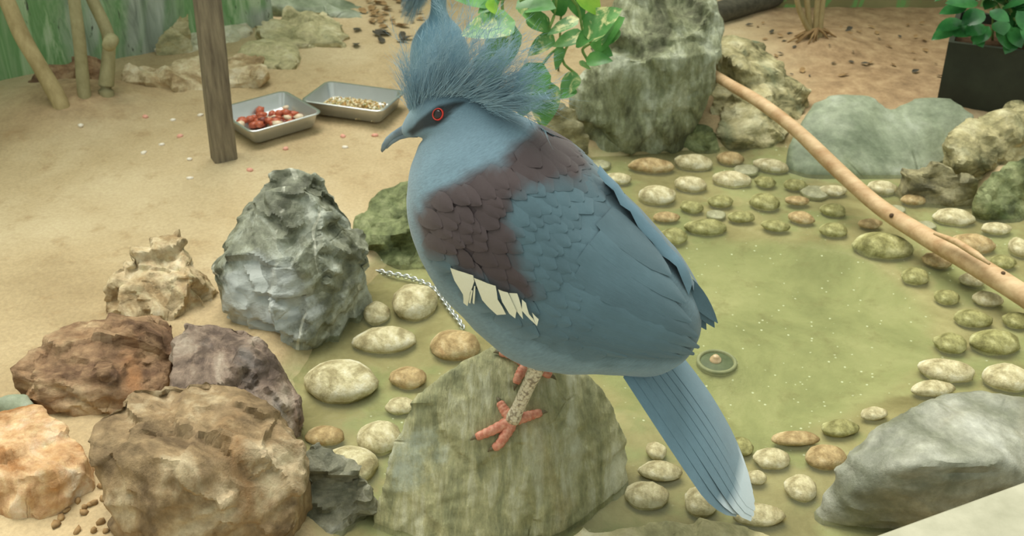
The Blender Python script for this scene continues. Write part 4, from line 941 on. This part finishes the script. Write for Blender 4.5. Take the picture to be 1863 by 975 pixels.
# raised edge of the far wing along the back, top light painted in as paler blue, scalloped feather ends
SC = [((1086, 326), (1094, 322)), ((1100, 345), (1112, 340)), ((1116, 358), (1132, 360)), ((1128, 384), (1152, 384)), ((1146, 396), (1170, 402)), ((1160, 424), (1186, 418)), ((1174, 440), (1200, 434)), ((1186, 452), (1214, 448)), ((1200, 474), (1228, 464)), ((1216, 484), (1242, 482)), ((1230, 496), (1252, 498)), ((1240, 520), (1262, 512)), ((1252, 548), (1262, 530))]
V = []; F = []; U = []
for i, (a, b) in enumerate(SC):
    pa = sag(*a, .004) ; pb_ = sag(*b, -.012)
    up_ = Vector((0, 0, .010))
    V += [pa + up_, (pa + pb_) / 2 + up_ * 2, pb_, pb_ - BW * .03 - UZ * .03]; U += [(i * .1, .0), (i * .1, .5), (i * .1, 1), (i * .1, 1.5)]
for i in range(len(SC) - 1):
    for j_ in range(3): F.append((i * 4 + j_, i * 4 + j_ + 1, (i + 1) * 4 + j_ + 1, (i + 1) * 4 + j_))
o = mesh_obj('wing_edge', V, F, M['vane'], bird, cols=[C_TAIL] * len(V), uvs=U); o['label'] = 'pale scalloped edge of the far wing'
# dark primaries of the far wing sticking out past the back
for (b_, t_, w_) in [((1225, 488), (1306, 588), 30), ((1238, 500), (1300, 596), 34), ((1228, 510), (1285, 600), 34)]:
    bq, tq = sag(*b_, -.012), sag(*t_, -.014); V, F = leaf_mesh(bq, tq, w_ * .00088, (BW * .75 + UZ * .65).normalized(), 0, .1, 8, 0, False)
    mesh_obj('flight_feather', V, F, M['vane'], bird, cols=[C_WING] * len(V), uvs=[(i / 45, i % 5 / 5) for i in range(len(V))])
# tail
T0, T1 = sag(1168, 632), sag(1370, 938); TA = (T1 - T0); TL = TA.length; TA.normalize(); TN = BW.cross(TA).normalized()
TN = TN if TN.z > 0 else -TN
for k_, lt in enumerate([-1, -.66, -.33, 0, .33, .66, 1]):
    V = []; F = []; U = []; cols = []; n = 14; ln = TL * (1 - .05 * lt * lt - (.05 if lt > .4 else 0)); us = (-1, -.5, 0, .5, 1)
    for i in range(n + 1):
        s_ = i / n; cen = lt * .057 * (.88 + .12 * math.sin(math.pi * s_))* (1 - .28 * smooth(.7, 1, s_)); wd_ = .034 * (1 if s_ < .8 else math.sqrt(max(0.02, 1 - ((s_ - .8) / .2) ** 2)))
        for u_ in us:
            x_ = cen + u_ * wd_ * (.75 + .25 * math.sin(math.pi * s_))
            p = T0 + TA * (ln * s_) + BW * x_ + TN * (.012 * math.sin(math.pi * s_) - x_ * x_ * 1.4 + .0005 * (6 - k_))
            V.append(p); U.append((s_ * 2, u_ * .5 + .5))
            c_ = mixc(C_TAIL, C_TIP, smooth(.80, .86, s_ + .01 * noise.noise(p * 90)) if lt <= .8 else .5 * smooth(.88, 1, s_)); cols.append(c_)
    for i in range(n):
        for j_ in range(4): F.append((i * 5 + j_, i * 5 + j_ + 1, (i + 1) * 5 + j_ + 1, (i + 1) * 5 + j_))
    mesh_obj('tail_feather', V, F, M['vane'], bird, cols=cols, uvs=U)
# bill
def loft_px(prs, ratio, mat, name, parent, par_off=0):
    V = []; F = []; n = 14
    for (a, b) in prs:
        pa, pb_ = sag(*a), sag(*b); c_ = (pa + pb_) / 2; h_ = (pb_ - pa) / 2
        for k in range(n):
            th = 2 * math.pi * k / n; V.append(c_ + h_ * math.cos(th) + BW * (h_.length * ratio * math.sin(th)))
    for i in range(len(prs) - 1):
        for k in range(n): F.append((i * n + k, i * n + (k + 1) % n, (i + 1) * n + (k + 1) % n, (i + 1) * n + k))
    F += [tuple(range(n))[::-1], tuple(range((len(prs) - 1) * n, len(prs) * n))]
    return mesh_obj(name, V, F, mat, parent)
loft_px([((756, 242), (744, 224)), ((742, 242), (734, 227)), ((730, 246), (724, 233)), ((718, 252), (712, 241)), ((709, 261), (702, 250)), ((702, 271), (695, 262)), ((696, 277), (693, 272))], .8, M['bill'], 'upper_bill', bird)
loft_px([((760, 250), (756, 240)), ((745, 250), (740, 241)), ((728, 254), (724, 246)), ((714, 262), (710, 255)), ((704, 271), (702, 267))], .75, M['bill'], 'lower_bill', bird)
# eyes
h = BB.ray_cast(CAM, ray(797, 208).normalized()); ec, en = h[0], (h[1] if h[1].dot(ray(797, 208)) < 0 else -h[1])
for sgn in (1, -1):
    c_ = ec if sgn > 0 else mirror(ec); n_ = en if sgn > 0 else (mirror(ec + en) - mirror(ec)); n_ = n_.normalized()
    a_ = n_.cross(UZ).normalized(); b_ = n_.cross(a_).normalized()
    def disc(prof, n=24):
        V = [c_ + n_ * z_ + (a_ * math.cos(2 * math.pi * k / n) + b_ * math.sin(2 * math.pi * k / n)) * r_ for r_, z_ in prof for k in range(n)]
        return V, [(i * n + k, i * n + (k + 1) % n, (i + 1) * n + (k + 1) % n, (i + 1) * n + k) for i in range(len(prof) - 1) for k in range(n)]
    V, F = disc([(.0090, -.002), (.0090, .0010), (.0085, .0020), (.0076, .0022), (.0070, .001)]); ir = mesh_obj('eye_ring', V, F, M['eye_red'], bird); ir['label'] = 'bright red eye ring'
    V, F = disc([(.0074, .0), (.0066, .0026), (.0048, .0038), (.0024, .0044), (.0002, .0046)]); mesh_obj('pupil', V, F, M['eye_dark'], bird)
# legs and feet
def foot(center, nrm, top, toes, rad=.0112):
    V, F = tube([Vector(p) for p in catmull([center + nrm * .008, center.lerp(top, .35) + nrm * .002, center.lerp(top, .7), top], 5)], [rad * 1.12] * 2 + [rad * .98] * 8 + [rad * 1.1] * 6, 14); mesh_obj('leg', V, F, M['leg'], bird)
    for (mx, my), (tx, ty) in toes:
        P = [center + nrm * .008]
        for s_ in (.25, .5, .75, 1.0):
            x = lerp(lerp(proj(center)[0], mx, s_), lerp(mx, tx, s_), s_); y = lerp(lerp(proj(center)[1], my, s_), lerp(my, ty, s_), s_)
            q, n_ = on_rock(x, y); P.append(q + n_ * .0055)
        D = [Vector(p) for p in catmull(P, 5)]
        V, F = tube(D, [lerp(.0105, .0066, i / (len(D) - 1)) * (1 + .07 * math.sin(i * 1.9)) * (.75 if i == len(D) - 1 else 1) for i in range(len(D))], 10)
        o = mesh_obj('toe', V, F, M['toe'], bird)
        d_ = (D[-1] - D[-3]).normalized(); e_ = D[-1]; V, F = tube([e_ - d_ * .003, e_ + d_ * .004 + UZ * .001, e_ + d_ * .010 - UZ * .002], [.0048, .0034, .0006], 8)
        mesh_obj('claw', V, F, M['claw'], o)
foot(footN, nN, sag(986, 650, .03), [((895, 785), (866, 796)), ((920, 800), (897, 815)), ((960, 758), (984, 752)), ((915, 745), (909, 733))])
foot(footF, nF, sag(975, 625, -.03), [((935, 642), (908, 645)), ((945, 680), (938, 695)), ((980, 672), (1000, 684)), ((975, 655), (985, 648))])
for s_, off in ((1, .03), (-1, -.03)):
    P = [sag(1010, 560, off * .9), sag(1000, 605, off), sag(985, 640, off), sag(980, 664, off)]
    if s_ < 0: P = [sag(990, 560, off * .9), sag(985, 600, off), sag(978, 625, off), sag(974, 645, off)]
    V, F = tube([Vector(p) for p in catmull(P, 4)], [.046, .045, .043, .041, .039, .036, .033, .030, .027, .024, .021, .018, .014], 16)
    mesh_obj('thigh', V, F, M['plume'], bird, cols=[C_BREAST] * len(V), uvs=[(i % 16 / 16, i / 16 / 13) for i in range(len(V))])

def strands_mesh(paths, width):
    """hair-thin three-sided filaments"""
    V = []; F = []
    for P in paths:
        n = len(P); i0 = len(V)
        for i, p in enumerate(P):
            t_ = (P[min(i + 1, n - 1)] - P[max(i - 1, 0)]).normalized(); a = t_.cross(Vector((.3, .8, .5))).normalized(); b = t_.cross(a); w_ = width * (1 - .75 * i / (n - 1))
            V += [p + a * w_, p - a * (w_ * .5) + b * (w_ * .87), p - a * (w_ * .5) - b * (w_ * .87)]
        for i in range(n - 1):
            for k in range(3): F.append((i0 + i * 3 + k, i0 + i * 3 + (k + 1) % 3, i0 + (i + 1) * 3 + (k + 1) % 3, i0 + (i + 1) * 3 + k))
    return V, F
# lacy crest: fans of plumes, each plume a shaft with loose barbs
random.seed(12)
crown = catmull([(750, 196), (768, 178), (800, 168), (840, 168), (875, 182), (898, 198)], 10)
def crest_paths(nplume, nbarb):
    P1 = []; P2 = []
    for k_ in range(nplume):
        s_ = (k_ + random.random()) / nplume; cpx = crown[min(len(crown) - 1, int(s_ * (len(crown) - 1)))]
        ang = R(lerp(97, 10, s_ ** .92) + random.gauss(0, lerp(5, 11, min(1, s_ * 4)))); ln = lerp(126, 186, math.sin(math.pi * min(1, s_ * 1.1)) if s_ < .9 else .3) * random.uniform(.5, 1.05)
        lo = random.gauss(0, .006); bx, by = cpx; bend = R(random.gauss(6, 16)); pts = []
        sp_ = random.gauss(0, .024)
        for i in range(6):
            f = i / 5; a_ = ang - bend * f
            pts.append(sag(bx + math.cos(a_) * ln * f, by + 4 - math.sin(a_) * ln * f, lo + sp_ * f * f))
        P1.append(pts)
        for b_ in range(nbarb):
            f = random.uniform(.08, .98); i = min(4, int(f * 5)); q = pts[i].lerp(pts[i + 1], f * 5 - i); d_ = (pts[i + 1] - pts[i]).normalized()
            rv = Vector((random.gauss(0, 1), random.gauss(0, 1), random.gauss(0, 1))); rv = (rv - d_ * rv.dot(d_)).normalized()
            L_ = random.uniform(.016, .044) * (1 - .3 * f); dd = (d_ * random.uniform(.75, 1.3) + rv * random.uniform(.3, .85)).normalized()
            P2.append([q, q + dd * (L_ * .5), q + dd * (L_ * .85) + d_ * (L_ * .2)])
    return P1, P2
P1, P2 = crest_paths(150, 46)
cr_ = mesh_obj('crest', *strands_mesh(P1, .00034), M['hair'], bird); cr_['label'] = 'lacy fan shaped crest of fine blue filaments'
V, F = strands_mesh(P2, .00022); o = mesh_obj('barbs', V, F, M['hair'], cr_); o['kind'] = 'stuff'
# soft loose hair at the foot of the crest and wisps towards the bill
PW = []
for k_ in range(2400):
    s_ = random.random(); cpx = crown[int(s_ * (len(crown) - 1))]; ang = R(lerp(102, 2, s_) + random.gauss(0, lerp(8, 18, min(1, s_ * 4)))); ln = random.uniform(20, 105)
    l0 = random.gauss(0, .010); bx, by = cpx[0] + random.gauss(0, 4), cpx[1] + 6 + random.gauss(0, 4)
    PW.append([sag(bx + math.cos(ang) * ln * f, by - math.sin(ang) * ln * f + 6 * f * f, l0 * (1 + f)) for f in (0, .35, .7, 1)])
for k_ in range(26):
    ang = R(random.uniform(105, 150)); ln = random.uniform(30, 70); bx, by = random.uniform(742, 760), random.uniform(165, 200)
    PW.append([sag(bx + math.cos(ang) * ln * f, by - math.sin(ang) * ln * f, random.gauss(0, .003)) for f in (0, .4, .75, 1)])
o = mesh_obj('loose_plumes', *strands_mesh(PW, .00026), M['hair'], cr_); o['kind'] = 'stuff'
# ------------------------------------------------------------------ second pigeon on the sand behind
B2Y = 2.95
base2 = at_y(800, 196, B2Y); base2.z = ground_at(base2.x, base2.y)
b2 = root('crowned_pigeon', base2, 'second blue pigeon on the sand behind the perched one, facing away', 'bird')
S2 = [(783, 178, 6, 1), (788, 166, 26, 1), (795, 148, 42, 1.05), (799, 125, 51, 1.05), (800, 100, 53, 1.05), (799, 75, 48, 1.0), (799, 52, 36, 1.0), (799, 34, 20, 1.0), (798, 14, 14, 1), (798, -12, 14, 1), (796, -34, 17, 1.1), (793, -50, 19, 1.2), (790, -66, 16, 1.2), (788, -78, 6, 1.2)]
RG = catmull([list(at_y(x, y, B2Y)) + [r_ * 3.13 / 1900, rt_] for x, y, r_, rt_ in S2], 4); V = []; F = []; n = 28
for q in RG:
    for k in range(n):
        th = 2 * math.pi * k / n; V.append(Vector(q[:3]) + Vector((math.cos(th) * q[3], math.sin(th) * q[3] * q[4], 0)))
for i in range(len(RG) - 1):
    for k in range(n): F.append((i * n + k, i * n + (k + 1) % n, (i + 1) * n + (k + 1) % n, (i + 1) * n + k))
F += [tuple(range(n))[::-1], tuple(range((len(RG) - 1) * n, len(RG) * n))]
c2a, c2b = srgb(92, 132, 156), srgb(118, 156, 178)
mesh_obj('body', V, F, M['plume'], b2, cols=[mixc(c2a, c2b, .5 + .5 * noise.noise(v * 14)) for v in V], uvs=[(i % n / n, i / n / len(RG)) for i in range(len(V))])
hd = at_y(790, -62, B2Y)
V, F = tube([hd + Vector((.0, .02, .0)), hd + Vector((.0, .05, -.004)), hd + Vector((0, .075, -.014))], [.012, .008, .002], 10); mesh_obj('bill', V, F, M['bill'], b2)
for sx_ in (-1, 1):
    bm = bmesh.new(); bmesh.ops.create_uvsphere(bm, u_segments=12, v_segments=8, radius=.007); ec2 = at_y(790, -56, B2Y) + Vector((sx_ * .027, .012, 0)); V = [v.co + ec2 for v in bm.verts]; F = [tuple(v.index for v in f.verts) for f in bm.faces]; bm.free()
    mesh_obj('eye', V, F, M['eye_red'], b2)
    lx = base2 + Vector((sx_ * .03, 0, 0)); lx.z = ground_at(lx.x, lx.y)
    V, F = tube([lx + Vector((0, 0, .004)), lx + Vector((0, 0, .05)), lx + Vector((0, 0, .11))], [.009, .008, .012], 10); mesh_obj('leg', V, F, M['leg'], b2)
    for a_ in (60, 90, 120, 270):
        V, F = tube([lx + Vector((0, 0, .008)), lx + Vector((math.cos(R(a_)) * .025, math.sin(R(a_)) * .025, .008)), lx + Vector((math.cos(R(a_)) * .05, math.sin(R(a_)) * .05, .004))], [.009, .007, .004], 8); mesh_obj('toe', V, F, M['toe'], b2)
# its crest fan hanging to one side of the neck as it turns its head
P1 = []; 
for k_ in range(1500):
    tx, ty = random.uniform(728, 778), random.uniform(-30, 46)
    if tx > 778 - max(0, ty - 8) * .75 or (ty > 34 and tx < 734): continue
    bq = at_y(786, -45, B2Y); tq = at_y(tx, ty, B2Y + random.gauss(0, .012)); mq = bq.lerp(tq, .5) + Vector((-.006, random.gauss(0, .005), .008)); P1.append([bq, bq.lerp(mq, .5) + Vector((0, 0, .004)), mq, tq])
o = mesh_obj('crest', *strands_mesh(P1, .0008), M['hair'], b2); o['label'] = 'pale blue fan crest'
